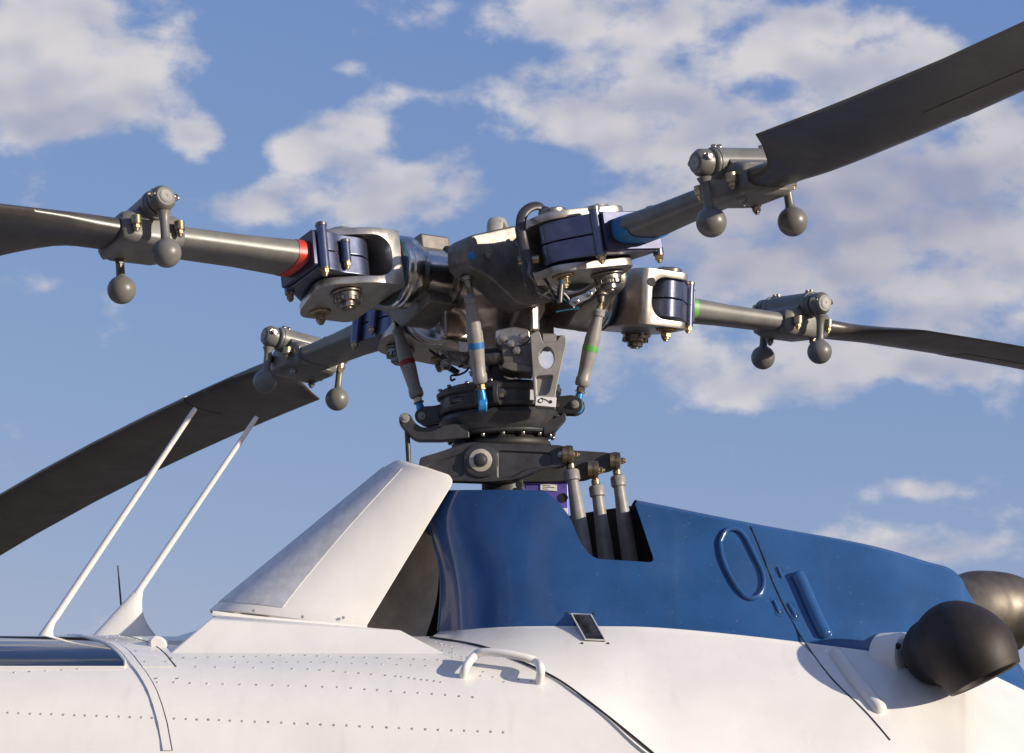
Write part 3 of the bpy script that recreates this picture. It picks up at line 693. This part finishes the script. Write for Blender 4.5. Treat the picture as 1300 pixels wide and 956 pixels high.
lever('far dark control lever carrying the rightmost control rod', round_poly([(650, 566), (700, 570), (770, 574), (786, 578), (787, 590), (776, 597), (745, 602), (700, 606), (650, 610)], [3, 5, 5, 6, 5, 6, 6, 6, 3], 4), (700, 590), .055, .085, [(781, 585)])
lever('short dark control lever carrying the middle control rod', round_poly([(655, 590), (700, 587), (742, 585), (757, 590), (757, 603), (745, 609), (700, 612), (655, 612)], [3, 5, 5, 6, 5, 6, 6, 3], 4), (680, 598), -.035, -.01, [(753, 596)])
def control_rod(label, top, bot, Y, yb):
    a, b = at(*top, Y), at(*bot, yb); d = b - a; ln = d.length; q = d.to_track_quat('Z', 'Y').to_matrix().to_4x4()
    t = thing('control_rod', label, 'control rod', Matrix.Translation(a) @ q, 'control rods dropping into the cowling')
    make('tube', MB().lathe((0, 0, 0), EZ, [(.040, .0165), (.044, .0195), (.066, .0195), (.069, .0145), (.10, .0155), (.16, .0190), (.20, .0203), (ln - .05, .0203), (ln, .016)], 26), 'link', t, angle=40)
    mb = MB(); mb.lathe((0, 0, .012), EZ, [(0, .010), (.012, .008), (.014, .011), (.024, .011), (.026, .008), (.03, .007)], 12); make('threaded_end', mb, 'gold', t)
    x = q.to_3x3().inverted() @ EX
    mb = MB(); mb.lathe(-x * .009, x, [(0, .020), (.003, .023), (.015, .023), (.018, .020)], 22); mb.nut(x * .012, x, .009, .008, .006); make('rod_eye', mb, 'gold', t, .001)
    return t
control_rod('left and nearest of the three grey control rods, under the long lever', (722, 577), (748, 745), -.115, -.14)
control_rod('middle and shortest of the three grey control rods', (754, 597), (775, 745), -.022, -.03)
control_rod('rightmost of the three grey control rods, against the dark opening', (781, 585), (805, 745), .07, .06)
gb = thing('gearbox_fitting', 'violet metal gearbox fitting with white label behind the control rods', 'gearbox part', Matrix.Translation(at(690, 630, -.03)))
put('bracket', gb, round_poly([(654, 606), (690, 608), (721, 612), (722, 655), (706, 655), (700, 636), (690, 628), (654, 628)], 3, 4), -.02, .05, 'anoddark', .003)
put('label_plate', gb, [(686, 614), (707, 615.5), (707, 623.5), (686, 622)], -.0235, -.0205, 'label', .0004)
for i, (w0, w1) in enumerate(((689, 699), (689, 704), (689, 696))):
    put('label_line', gb, [(w0, 615.8 + i * 2.1), (w1, 616.4 + i * 2.1), (w1, 617.2 + i * 2.1), (w0, 616.6 + i * 2.1)], -.0242, -.0236, 'ink', 0)
put('lower_label', gb, [(711, 645), (721, 645), (721, 654), (711, 654)], -.0235, -.0205, 'label', .0004)
mb = MB(); mb.lathe(rel(gb, [at(715, 632, -.0205)])[0], -EY, [(0, .012), (.002, .012), (.002, .009), (-.001, .008), (-.001, .0005)], 18); make('bolt_hole', mb, 'black', gb)
mb = MB(); mb.lathe(rel(gb, [at(664, 618, -.0205)])[0], -EY, [(0, .008), (.001, .008)], 18); make('bolt_hole', mb, 'black', gb)

# ------------------------------------------------------------------ helicopter body
heli = thing('helicopter', 'white and blue helicopter body with riveted roof and engine cowling, seen from below', 'helicopter', Matrix.Translation((0, 0, 1.6)))
IV = heli.matrix_basis.inverted()
def body(name, mb, mats, **k):
    bm = mb.bm if isinstance(mb, MB) else mb
    for v in bm.verts: v.co = IV @ v.co
    return make(name, bm, mats, heli, **k)
RY = [(-.86, .9), (-.86, 1.35), (-.84, 1.62), (-.80, 1.80), (-.745, 1.905), (-.68, 1.968), (-.60, 2.014), (-.50, 2.050), (-.35, 2.079), (-.2, 2.092), (0, 2.096)]
RYS = smooth_path([Vector((0, y, z - .010)) for y, z in RY], 6)
def roof_z(Y):
    Y = -abs(Y)
    for i in range(len(RYS) - 1):
        if RYS[i].y <= Y <= RYS[i + 1].y and RYS[i + 1].y - RYS[i].y > 1e-6:
            f = (Y - RYS[i].y) / (RYS[i + 1].y - RYS[i].y); return RYS[i].z + f * (RYS[i + 1].z - RYS[i].z)
    return RYS[-1].z
def roof(x, Y, off=0.):
    e = 1e-3; z = roof_z(Y); n = Vector((0, -(roof_z(Y + e) - roof_z(Y - e)) / (2 * e), 1)).normalized()
    return Vector((x, Y, z)) + n * off
prof = [(p.y, p.z) for p in RYS] + [(-p.y, p.z) for p in RYS[-2::-1]]
def roof_hit(px, py):          # first point of the full roof surface on this line of sight
    Y = -.86
    while Y < -.2:
        if at(px, py, Y).z <= roof_z(Y): return at(px, py, Y)
        Y += .001
    return at(px, py, -.25)
SEAM = [roof_hit(x, y) for x, y in ((546, 810), (575, 814.5), (605, 820), (632, 828), (655, 838), (690, 854), (712, 866), (740, 886), (790, 925), (850, 975))]
def seam_x(Y):                 # where the roof skin ends under the cowling
    Y = -abs(Y)
    if Y < -.85: return 2.2
    if Y <= SEAM[-1].y: return SEAM[-1].x + (2.2 - SEAM[-1].x) * min(1, (SEAM[-1].y - Y) / .01)
    for a, b_ in zip(SEAM, SEAM[1:]):
        if b_.y <= Y <= a.y: return a.x + (b_.x - a.x) * (a.y - Y) / max(1e-6, a.y - b_.y)
    return SEAM[0].x
rr = []
for i in range(61):
    rr.append([Vector((-2.2 + (seam_x(y) + 2.2) * i / 60, y, z)) for y, z in prof])
mb = MB(); mb.rings(rr, closed=False, cap0=True, cap1=False)
roofo = body('fuselage_skin', mb, 'white', angle=50)
def bvh_of(o):
    return BVHTree.FromPolygons([o.matrix_basis @ v.co + heli.matrix_basis.translation for v in o.data.vertices], [tuple(p.vertices) for p in o.data.polygons])
roofB = bvh_of(roofo)
def on(bvh, px, py, off=0.):
    d = ray(px, py).normalized(); h = bvh.ray_cast(CAM, d)
    if h[0] is None: return None
    n = h[1] if h[1].dot(d) < 0 else -h[1]
    return h[0] + n * off
# eyebrow window
WPTS = [(h.y, h.x) for h in (roof_hit(x, y) for x, y in ((158, 843), (150, 832), (140, 823), (128, 816), (116, 812.5)))] + [(-.12, at(70, 808, -.12).x)]
WY = roof_hit(90, 847).y
def xr(s):     # rear edge of the window against Y
    pts = WPTS
    for (a, x), (b, y) in zip(pts, pts[1:]):
        if a <= s <= b: return x + (y - x) * (s - a) / (b - a)
    return pts[0][1] if s < pts[0][0] else pts[-1][1]
def patch(name, ys, x0, x1, off, m_, thick=.004, nx=14):
    top, bot = [], []
    for s in ys:
        a, b = (x0(s) if callable(x0) else x0), (x1(s) if callable(x1) else x1)
        top.append([roof(a + (b - a) * i / nx, s, off) for i in range(nx + 1)]); bot.append([roof(a + (b - a) * i / nx, s, off - thick) for i in range(nx + 1)])
    rr = [t + b[::-1] for t, b in zip(top, bot)]
    return body(name, MB().rings(rr), m_, angle=50)
ys = [WY + i * (-.10 - WY) / 24 for i in range(25)]
patch('overhead_window', ys, -2.1, xr, .0015, 'glass', .006)
yb = [-.80 + i * .76 / 30 for i in range(31)]
WE = WPTS[0][0]
def xs(s): return xr(s) if s > WE else xr(WE) + (WE - s) * .62
patch('roof_strap', yb, lambda s: xs(s) + .012, lambda s: xs(s) + .030, .004, 'white', .007, 3)
patch('roof_strap', [s for s in yb if s > -.655], lambda s: xs(s) + .034, lambda s: xs(s) + .105, .0022, 'white', .005, 4)
for d, r in ((.0315, .0013), (.108, .0014)):
    body('skin_seam', MB().tube([roof(xs(s) + d, s, .002) for s in yb if s > (-.9 if d < .1 else -.655)], r, 6), 'louver')
body('window_seal', MB().tube([roof(xr(s) + .004, s, .002) for s in ys] , .0035, 8), 'white')
body('window_seal', MB().tube([roof(-2.1 + (xr(WY) + 2.103) * i / 20, WY - .004, .002) for i in range(21)], .003, 8), 'white')

# rivets: many, small, joined
mb = MB()
def rivet(p, n, r=.0034):
    if p is None: return
    R = frame_z(n); e = [Vector((cos(a * pi / 3), sin(a * pi / 3), 0)) for a in range(6)]
    mb.rings([[p + R @ (q * r) for q in e], [p + R @ (q * r * .75 + Vector((0, 0, r * .38))) for q in e], [p + R @ (q * r * .25 + Vector((0, 0, r * .5))) for q in e]], cap0=False)
def rrow(pts, n, r=.0034, jit=.6):
    for i in range(n):
        f = i / max(1, n - 1) * (len(pts) - 1); k = min(int(f), len(pts) - 2); g = f - k
        px = pts[k][0] + (pts[k + 1][0] - pts[k][0]) * g + random.uniform(-jit, jit); py = pts[k][1] + (pts[k + 1][1] - pts[k][1]) * g + random.uniform(-jit, jit) * .5
        d = ray(px, py).normalized(); h = roofB.ray_cast(CAM, d)
        if h[0]: rivet(h[0], h[1] if h[1].dot(d) < 0 else -h[1], r)
rrow([(203, 836), (380, 832), (556, 838)], 24); rrow([(200, 846), (380, 849), (500, 858), (560, 866)], 23); rrow([(300, 841), (420, 841), (560, 846)], 16, .003)
rrow([(18, 854), (160, 846)], 8); rrow([(200, 866), (420, 872), (600, 885)], 22); rrow([(10, 905), (300, 915), (640, 930)], 42)
for k in range(9):
    s = -.69 + k * .062
    for d in (.048, .095): rivet(roof(xs(s) + d, s, .0022), Vector((0, -.3, 1)), .0034)
rrow([(560, 820), (600, 846), (640, 866)], 7, .003); rrow([(553, 815), (575, 822), (575, 835)], 8, .003); rrow([(610, 858), (690, 866)], 6, .003); rrow([(562, 826), (583, 833), (600, 836)], 6, .003)
rv = body('rivets', mb, 'baremetal'); rv['kind'] = 'stuff'; rv.data.materials[0] = M['rivet']

# fairing base with its blunt front, and the swept hollow fin on it
def Pt(px, py, Y): return at(px, py, Y)
def u_section(xn, zn, xt, zt, w, e=2.5, n=32, f0=-1., f1=1.):
    out = []
    for i in range(n + 1):
        a = (f0 + (f1 - f0) * i / n) * pi / 2
        cx = abs(cos(a)) ** (2 / e); sy = math.copysign(abs(sin(a)) ** (2 / e), a)
        x = xt - (xt - xn) * cx; f = cx; out.append(Vector((x, w * sy, zt + (zn - zt) * f)))
    return out
FW = .172
NB, NTp = at(266, 776, 0), at(496, 588, 0)          # nose of the fin, foot and tip
TB, TT = at(463, 798, -FW), at(583, 598, -FW)       # trailing edge, foot and tip
def fin_sec(t, w=FW, off=0., **k):
    n_ = NB.lerp(NTp, t); q = TB.lerp(TT, t); q.x -= .035 * max(0, (t - .90) / .10) ** 2.5; n_.x += .012 * max(0, (t - .94) / .06) ** 2
    return u_section(n_.x - off, n_.z + off * .5, q.x, q.z, (w - .02 * t) + off, **k)
rr = [fin_sec(t) for t in [i / 16 for i in range(15)] + [.91, .93, .95, .97, .985]]
tip = fin_sec(1.0, FW - .012); tip = [Vector((v.x - .004, v.y, v.z)) for v in tip]; rr.append(tip)
mb = MB(); mb.rings(rr, closed=False, cap0=False, cap1=True)
finm = body('swept_fin', mb, ['white', 'liner'], angle=55)
sm = finm.modifiers.new('solid', 'SOLIDIFY'); sm.thickness = .006; sm.offset = -1; sm.material_offset = 1
bv = finm.modifiers.new('bevel', 'BEVEL'); bv.width = .010; bv.segments = 4; bv.limit_method = 'ANGLE'; bv.angle_limit = radians(60)
rr = []
for i in range(21):
    t = .055 + i / 20 * .895; a = .69 - .13 * t
    o_ = fin_sec(t, FW, .0016, f0=-a, f1=a); i_ = fin_sec(t, FW, -.002, f0=-a, f1=a); rr.append(o_ + i_[::-1])
body('leading_edge_strip', MB().rings(rr), 'baremetal', angle=50)
def base_sec(px_n, py_n, px_t, py_t, w, Yc):
    q = at(px_t, py_t, -w); n_ = at(px_n, py_n, -w); return q, n_
rings = []
for (cn, ct, w, m1, m2, dz) in (((206, 842), (574, 842), .60, .12, .18, .035), ((215, 830), (563, 829), .575, .115, .17, .035), ((268, 785), (508, 800), .52, .045, .065, .0), ((275, 781.5), (470, 797), .42, .02, .03, .0), ((279, 781), (470, 797.5), .17, .012, .02, .0)):
    a = at(cn[0], cn[1], -w); b = at(ct[0], ct[1], -w)
    loop = [Vector((b.x, -w, b.z)), Vector((a.x, -w, a.z)), Vector((a.x - m1, -w * .5, a.z + dz)), Vector((a.x - m2, 0, a.z + dz * 1.2)), Vector((a.x - m1, w * .5, a.z + dz)), Vector((a.x, w, a.z)), Vector((b.x, w, b.z))]
    rings.append(loop)
mb = MB(); mb.rings(rings, True, True, True)
fb = body('fin_base', mb, 'white', angle=12); bv = fb.modifiers.new('bevel', 'BEVEL'); bv.width = .004; bv.segments = 2; bv.limit_method = 'ANGLE'; bv.angle_limit = radians(14)
body('fin_flange', MB().tube(smooth_path([at(270, 779, -.182), at(330, 786, -.186), at(400, 792, -.186), at(466, 798, -.184)], 4), (.004, .007), 8), 'white')
for q in ((322, 775), (384, 783), (436, 784)):
    mb = MB(); mb.lathe(at(q[0], q[1], -.176), -EY, [(0, .004), (.003, .003)], 10); body('flange_screw', mb, 'link')
mb = MB(); prism_at(mb, round_poly([(189, 812), (196, 806), (207, 809), (213, 820), (212, 834), (196, 834), (190, 826)], 4), -.53, -.40); body('fairing_foot', mb, 'white', bevel=.008, bseg=3)

# ------------------------------------------------------------------ cowling
KEYS = [  # columns of (px, py, Y) from the top edge to the foot; rows 0-3 blue, 3-5 white
 [(528, 624, -.07), (546, 668, -.10), (560, 735, -.13), (557, 802, -.17), (552, 806, -.20), (546, 810, -.24)],
 [(548, 623, -.10), (557, 670, -.135), (569, 738, -.175), (573, 801, -.225), (570, 808, -.27), (566, 814, -.33)],
 [(585, 622, -.15), (585, 676, -.195), (590, 740, -.24), (592, 799, -.29), (592, 807, -.35), (592, 817.5, -.43)],
 [(640, 622, -.205), (640, 680, -.255), (640, 740, -.305), (640, 796, -.35), (640, 811, -.44), (640, 831, -.54)],
 [(690, 623, -.24), (690, 680, -.285), (690, 740, -.335), (690, 795, -.38), (690, 821, -.49), (690, 854, -.625)],
 [(760, 630, -.275), (760, 690, -.315), (760, 745, -.36), (760, 795, -.405), (760, 842, -.53), (760, 902, -.70)],
 [(830, 643, -.295), (832, 700, -.335), (834, 750, -.375), (838, 797, -.42), (838, 868, -.55), (838, 966, -.73)],
 [(955, 668, -.305), (955, 715, -.34), (955, 762, -.38), (955, 808, -.425), (955, 878, -.55), (955, 1000, -.80)],
 [(1100, 695, -.295), (1100, 740, -.33), (1100, 783, -.37), (1100, 826, -.415), (1100, 890, -.54), (1100, 1010, -.79)],
 [(1178, 717, -.28), (1178, 757, -.315), (1178, 798, -.35), (1178, 838, -.395), (1178, 898, -.525), (1178, 1015, -.77)],
 [(1216, 731, -.27), (1216, 769, -.305), (1216, 806, -.34), (1216, 843, -.385), (1216, 902, -.52), (1216, 1018, -.765)],
 [(1240, 770, -.265), (1240, 797, -.30), (1240, 822, -.335), (1240, 848, -.375), (1240, 906, -.51), (1240, 1020, -.76)],
 [(1320, 880, -.25), (1320, 881, -.29), (1320, 883, -.32), (1320, 886, -.35), (1320, 935, -.49), (1320, 1024, -.74)]]
def keyp(i, r, p):
    k = KEYS[i]
    y5 = roof_hit(*k[5][:2]).y - .006 if i <= 6 else k[5][2]
    if r == 5: return at(p[0], p[1], y5)
    if r == 4: return at(p[0], p[1], k[3][2] + (y5 - k[3][2]) * .46)
    return at(*p)
cols = [[keyp(i, r, p) for r, p in enumerate(c)] for i, c in enumerate(KEYS)]
fine = [smooth_path(c[:4], 6)[:-1] + smooth_path(c[3:], 6) for c in cols]          # 18 + 13 rows
nrow = len(fine[0])
grid = [smooth_path([fine[i][r] for i in range(len(cols))], 8) for r in range(nrow)]  # rows of fine columns
def wall(mirror):
    mb = MB(); g = [[Vector((p.x, -p.y if mirror else p.y, p.z)) for p in row] for row in grid]
    mb.rings(g, closed=False, cap0=False, cap1=False)
    ncol = len(g[0])
    for i, f in enumerate(mb.bm.faces): f.material_index = 0 if i // (ncol - 1) < 18 else 1
    return mb
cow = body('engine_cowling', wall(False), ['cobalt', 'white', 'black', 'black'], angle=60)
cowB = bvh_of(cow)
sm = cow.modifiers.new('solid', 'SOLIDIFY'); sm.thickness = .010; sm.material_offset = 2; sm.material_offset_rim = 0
bmesh_ = None
bake(cow)
# make sure the shell grew inwards
notch = round_poly([(690, 560), (690, 618), (706, 630), (724, 655), (737, 690), (752, 711), (830, 717), (806, 636), (806, 560)], [0, 10, 8, 10, 10, 14, 9, 6, 0], 8)
mb = MB(); prism_at(mb, notch, -.30, -.60)
A = [at(px, py, -.30) for px, py in notch]
mb = MB(); mb.rings([[Vector((p.x, -.62, p.z)) for p in A], [Vector((p.x, -.10, p.z)) for p in A]])
for v in mb.bm.verts: v.co = IV @ v.co
boolean(cow, mb, 'DIFFERENCE'); finish(cow.data, 50)
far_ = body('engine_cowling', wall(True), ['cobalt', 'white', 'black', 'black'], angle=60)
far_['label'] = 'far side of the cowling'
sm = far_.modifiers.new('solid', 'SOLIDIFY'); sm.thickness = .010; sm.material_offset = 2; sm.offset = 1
# top deck behind the opening, closing the two sides
top = [Vector(p) for p in grid[0][5 * 8 + 6:]]; rr = []
for p in top:
    p = p + Vector((0, .003, -.003)); w = -p.y; rr.append([Vector((p.x, -w * cos(a * pi / 12), p.z + .03 * sin(a * pi / 12) ** .8 if 0 < a < 12 else p.z)) for a in range(13)])
body('cowling_top', MB().rings(rr, closed=False, cap0=False, cap1=False), 'cobalt', angle=60)
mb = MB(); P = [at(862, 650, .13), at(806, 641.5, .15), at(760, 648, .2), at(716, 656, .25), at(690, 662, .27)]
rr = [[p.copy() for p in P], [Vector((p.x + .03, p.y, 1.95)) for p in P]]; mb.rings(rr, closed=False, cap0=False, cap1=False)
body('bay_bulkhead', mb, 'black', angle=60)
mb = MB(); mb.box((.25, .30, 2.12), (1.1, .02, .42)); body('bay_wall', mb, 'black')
# grey wall seen between the fin and the cowling
rr = []
for f in range(9):
    t = f / 8; a = at(430 + 80 * t, 806 - 150 * t, .02); b = at(539 + 12 * t + 14 * sin(pi * t) * .8, 812 - 130 * t, -.03); rr.append([a.lerp(b, j / 8) + Vector((0, .06 * (1 - j / 8) + .03 * sin(pi * j / 8), 0)) for j in range(9)])
body('fairing_wall', MB().rings(rr, closed=False, cap0=False, cap1=False), 'liner', angle=60)
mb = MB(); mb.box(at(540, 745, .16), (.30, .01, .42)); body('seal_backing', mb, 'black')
rr = [at(p[0] + 1, p[1], p[2] + .004) for p in KEYS[0]]
body('cowling_lip', MB().tube(smooth_path([Vector(v) for v in rr[:4]], 6), .006, 10), 'cobalt')
pth = [p + Vector((0, -.004, .002)) for p in SEAM]
body('cowling_seal', MB().tube(smooth_path(pth, 4), .0025, 8), 'rubber')
# details on the cowling side
def cpath(pts, off, n=5): return smooth_path([on(cowB, x, y, off) for x, y in pts], n)
ring = [(914, 688), (917, 708), (927, 732), (940, 752), (951, 760), (962, 757), (969, 745), (968, 728), (958, 706), (947, 684), (936, 673), (922, 674), (914, 688)]
body('grab_ring', MB().tube(cpath(ring, .003), .0058, 10), 'cobalt', angle=60)
body('panel_seam', MB().tube(cpath([(953, 668.5), (962, 688), (972, 714), (983, 742), (996, 770), (1012, 800), (1030, 828), (1048, 852), (1066, 872), (1100, 905), (1130, 940)], .0005), .0019, 8), 'louver')
body('stiffener_bulge', MB().tube(cpath([(1011, 728), (1018, 742), (1030, 770), (1041, 794), (1050, 810)], .002), [.012] + [.0175] * 19 + [.012], 12), 'cobalt', angle=70)
body('stiffener_bulge', MB().tube(cpath([(1060, 829), (1070, 843), (1082, 860), (1098, 880), (1120, 905)], .002), [.012] + [.0175] * 19 + [.012], 12), 'white', angle=70)
for q, c_ in (((971, 726), 'cobalt'), ((990, 724), 'cobalt'), ((984, 762), 'cobalt'), ((990, 778), 'cobalt'), ((1004, 768), 'cobalt'), ((1010, 782), 'cobalt'), ((1034, 852), 'white'), ((1052, 852), 'white')):
    p = on(cowB, *q, 0); n_ = (on(cowB, *q, .01) - p).normalized()
    mb = MB(); mb.lathe(p, n_, [(-.002, .0105), (.0012, .010), (.0012, .0075), (.0004, .007), (.0004, .003), (.0014, .0028), (.0014, .0003)], 16); body('latch', mb, c_)
for a_, b_ in (((982, 762), (990, 779)), ((1001, 766), (1011, 784)), ((987, 720), (993, 734)), ((970, 722), (973, 733))):
    p0, p1 = on(cowB, *a_, .0005), on(cowB, *b_, .0005)
    body('latch_plate', MB().tube([p0, p0.lerp(p1, .1), p0.lerp(p1, .9), p1], [.002, .0045, .0045, .002], 10), 'cobalt')
q = [(725.5, 780.5), (750, 781.5), (768, 815), (743, 814)]
ins = [on(cowB, *p, .0045) for p in q]; outs = [on(cowB, *p, -.004) for p in q]
mb = MB(); mb.rings([outs, ins]); body('drain_louver', mb, 'louver', bevel=.001)
body('louver_frame', MB().tube([*ins, ins[0]], .0022, 6), 'baremetal')
for p in ((721, 778), (753, 779), (739, 817), (772, 817)):
    mb = MB(); mb.lathe(on(cowB, *p, 0), -EY, [(0, .0035), (.003, .0025)], 8); body('louver_screw', mb, 'louver')
# handrail
f0, f1 = on(roofB, 587, 858, -.005), on(roofB, 684, 866, -.005)
pth = smooth_path([f0, f0 + Vector((.008, -.020, .022)), at(602, 833, -.655), at(613, 828, -.66), at(640, 829.5, -.675), at(668, 835, -.685), at(681, 840, -.69), f1 + Vector((.004, -.028, .03)), f1], 5)
body('handrail', MB().tube(pth, .0095, 12), 'white', angle=60)
# near exhaust
ce = on(cowB, 1146, 838, 0); cn = (on(cowB, 1150, 838, .01) - ce).normalized()
mb = MB(); mb.lathe(ce - Vector((.035, -.035, 0)), (.72, -.70, .04), [(0, .066), (.058, .062), (.066, .057), (.068, .050), (.066, .040)], 40); body('exhaust_collar', mb, 'white', angle=40)
for a in (1.2, 2.6, 4.0):
    mb = MB(); mb.nut(ce + Vector((.012, -.012, .003)) + Vector((.70 * cos(a), .72 * cos(a), sin(a))) * .051, (.72, -.70, .04), .006, .004, .002); body('collar_bolt', mb, 'louver')
def pipe(path, rads, m_, lipin):
    path = smooth_path(path, 7); n = len(path); k = (n - 1) / (len(rads) - 1)
    rd = []
    for i in range(n):
        f = min(i / k, len(rads) - 1.001); a = int(f); g = f - a; g = g * g * (3 - 2 * g); rd.append(rads[a] + (rads[a + 1] - rads[a]) * g)
    e = path[-1]; d = (path[-1] - path[-2]).normalized(); R = rd[-1]
    P = path + [e + d * .004, e + d * .001, e - d * .03, e - d * .08]; rd = rd + [R - .002, R - .008, R - .012, R - .014]
    mb = MB(); rr = []; up = Vector((0, 0, 1))
    for i, p in enumerate(P):
        t = (path[min(i + 1, n - 1)] - path[max(i - 1, 0)]).normalized() if i < n else d
        e1 = t.cross(up).normalized(); e2 = e1.cross(t).normalized(); up = e2
        rr.append([p + e1 * rd[i] * cos(2 * pi * j / 40) + e2 * rd[i] * sin(2 * pi * j / 40) for j in range(40)])
    mb.rings(rr); return body('exhaust_pipe', mb, m_, angle=50)
o = pipe([ce, at(1162, 834, -.43), at(1186, 827, -.50), at(1214, 819, -.57), at(1234, 832, -.615), at(1250, 860, -.625)], [.036, .038, .078, .101, .102, .088], 'exhaust', 1)
o['label'] = 'near exhaust pipe, sooty dark brown'
o = pipe([at(1190, 790, .32), at(1215, 780, .44), at(1240, 774, .53), at(1268, 774, .57), at(1300, 782, .58)], [.07, .09, .106, .104, .098], 'exhaust2', 1)
o['label'] = 'far exhaust pipe, bare heat tinted metal'
# whip antennas and the thin stub between them
def antenna(foot, neck, tip, Y, shade):
    m = MB(); fx = [at(px, py, Y) for px, py in foot]; nk = [at(px, py, Y) for px, py in neck]
    rr = []
    for t in [i / 8 for i in range(9)]:
        a = fx[0].lerp(nk[0], t); b = fx[1].lerp(nk[1], t) + Vector((-.018 * sin(pi * t), 0, 0)) * (1.3 if shade else .6); c = (a + b) / 2; h = (b.x - a.x) / 2; w = .016 - .008 * t
        rr.append([Vector((c.x + h * cos(k * pi / 10), Y + w * sin(k * pi / 10), (a.z if cos(k * pi / 10) < 0 else b.z) * abs(cos(k * pi / 10)) + c.z * (1 - abs(cos(k * pi / 10))))) for k in range(20)])
    m.rings(rr); body('antenna_foot', m, 'white', angle=60)
    n0 = (nk[0] + nk[1]) / 2; tp = at(*tip, Y); d = (tp - n0); m = MB()
    m.lathe(n0 - d * .02, d, [(d.length * i / 40, .0092 - .003 * i / 40) for i in range(41)] + [(d.length * 1.012, .0058), (d.length * 1.016, .004)], 18); body('whip_antenna', m, 'white', angle=60)
antenna([(42, 815), (70, 815)], [(69, 778), (77, 781)], (249, 517), -.12, False)
antenna([(107, 818), (208, 818)], [(172, 748), (182, 750)], (327, 528), .09, True)
mb = MB(); a, b = at(158, 820, .25), at(149.5, 718, .25); mb.lathe(a, b - a, [(0, .0035), ((b - a).length, .0018)], 10); body('stub_antenna', mb, 'darkmag')
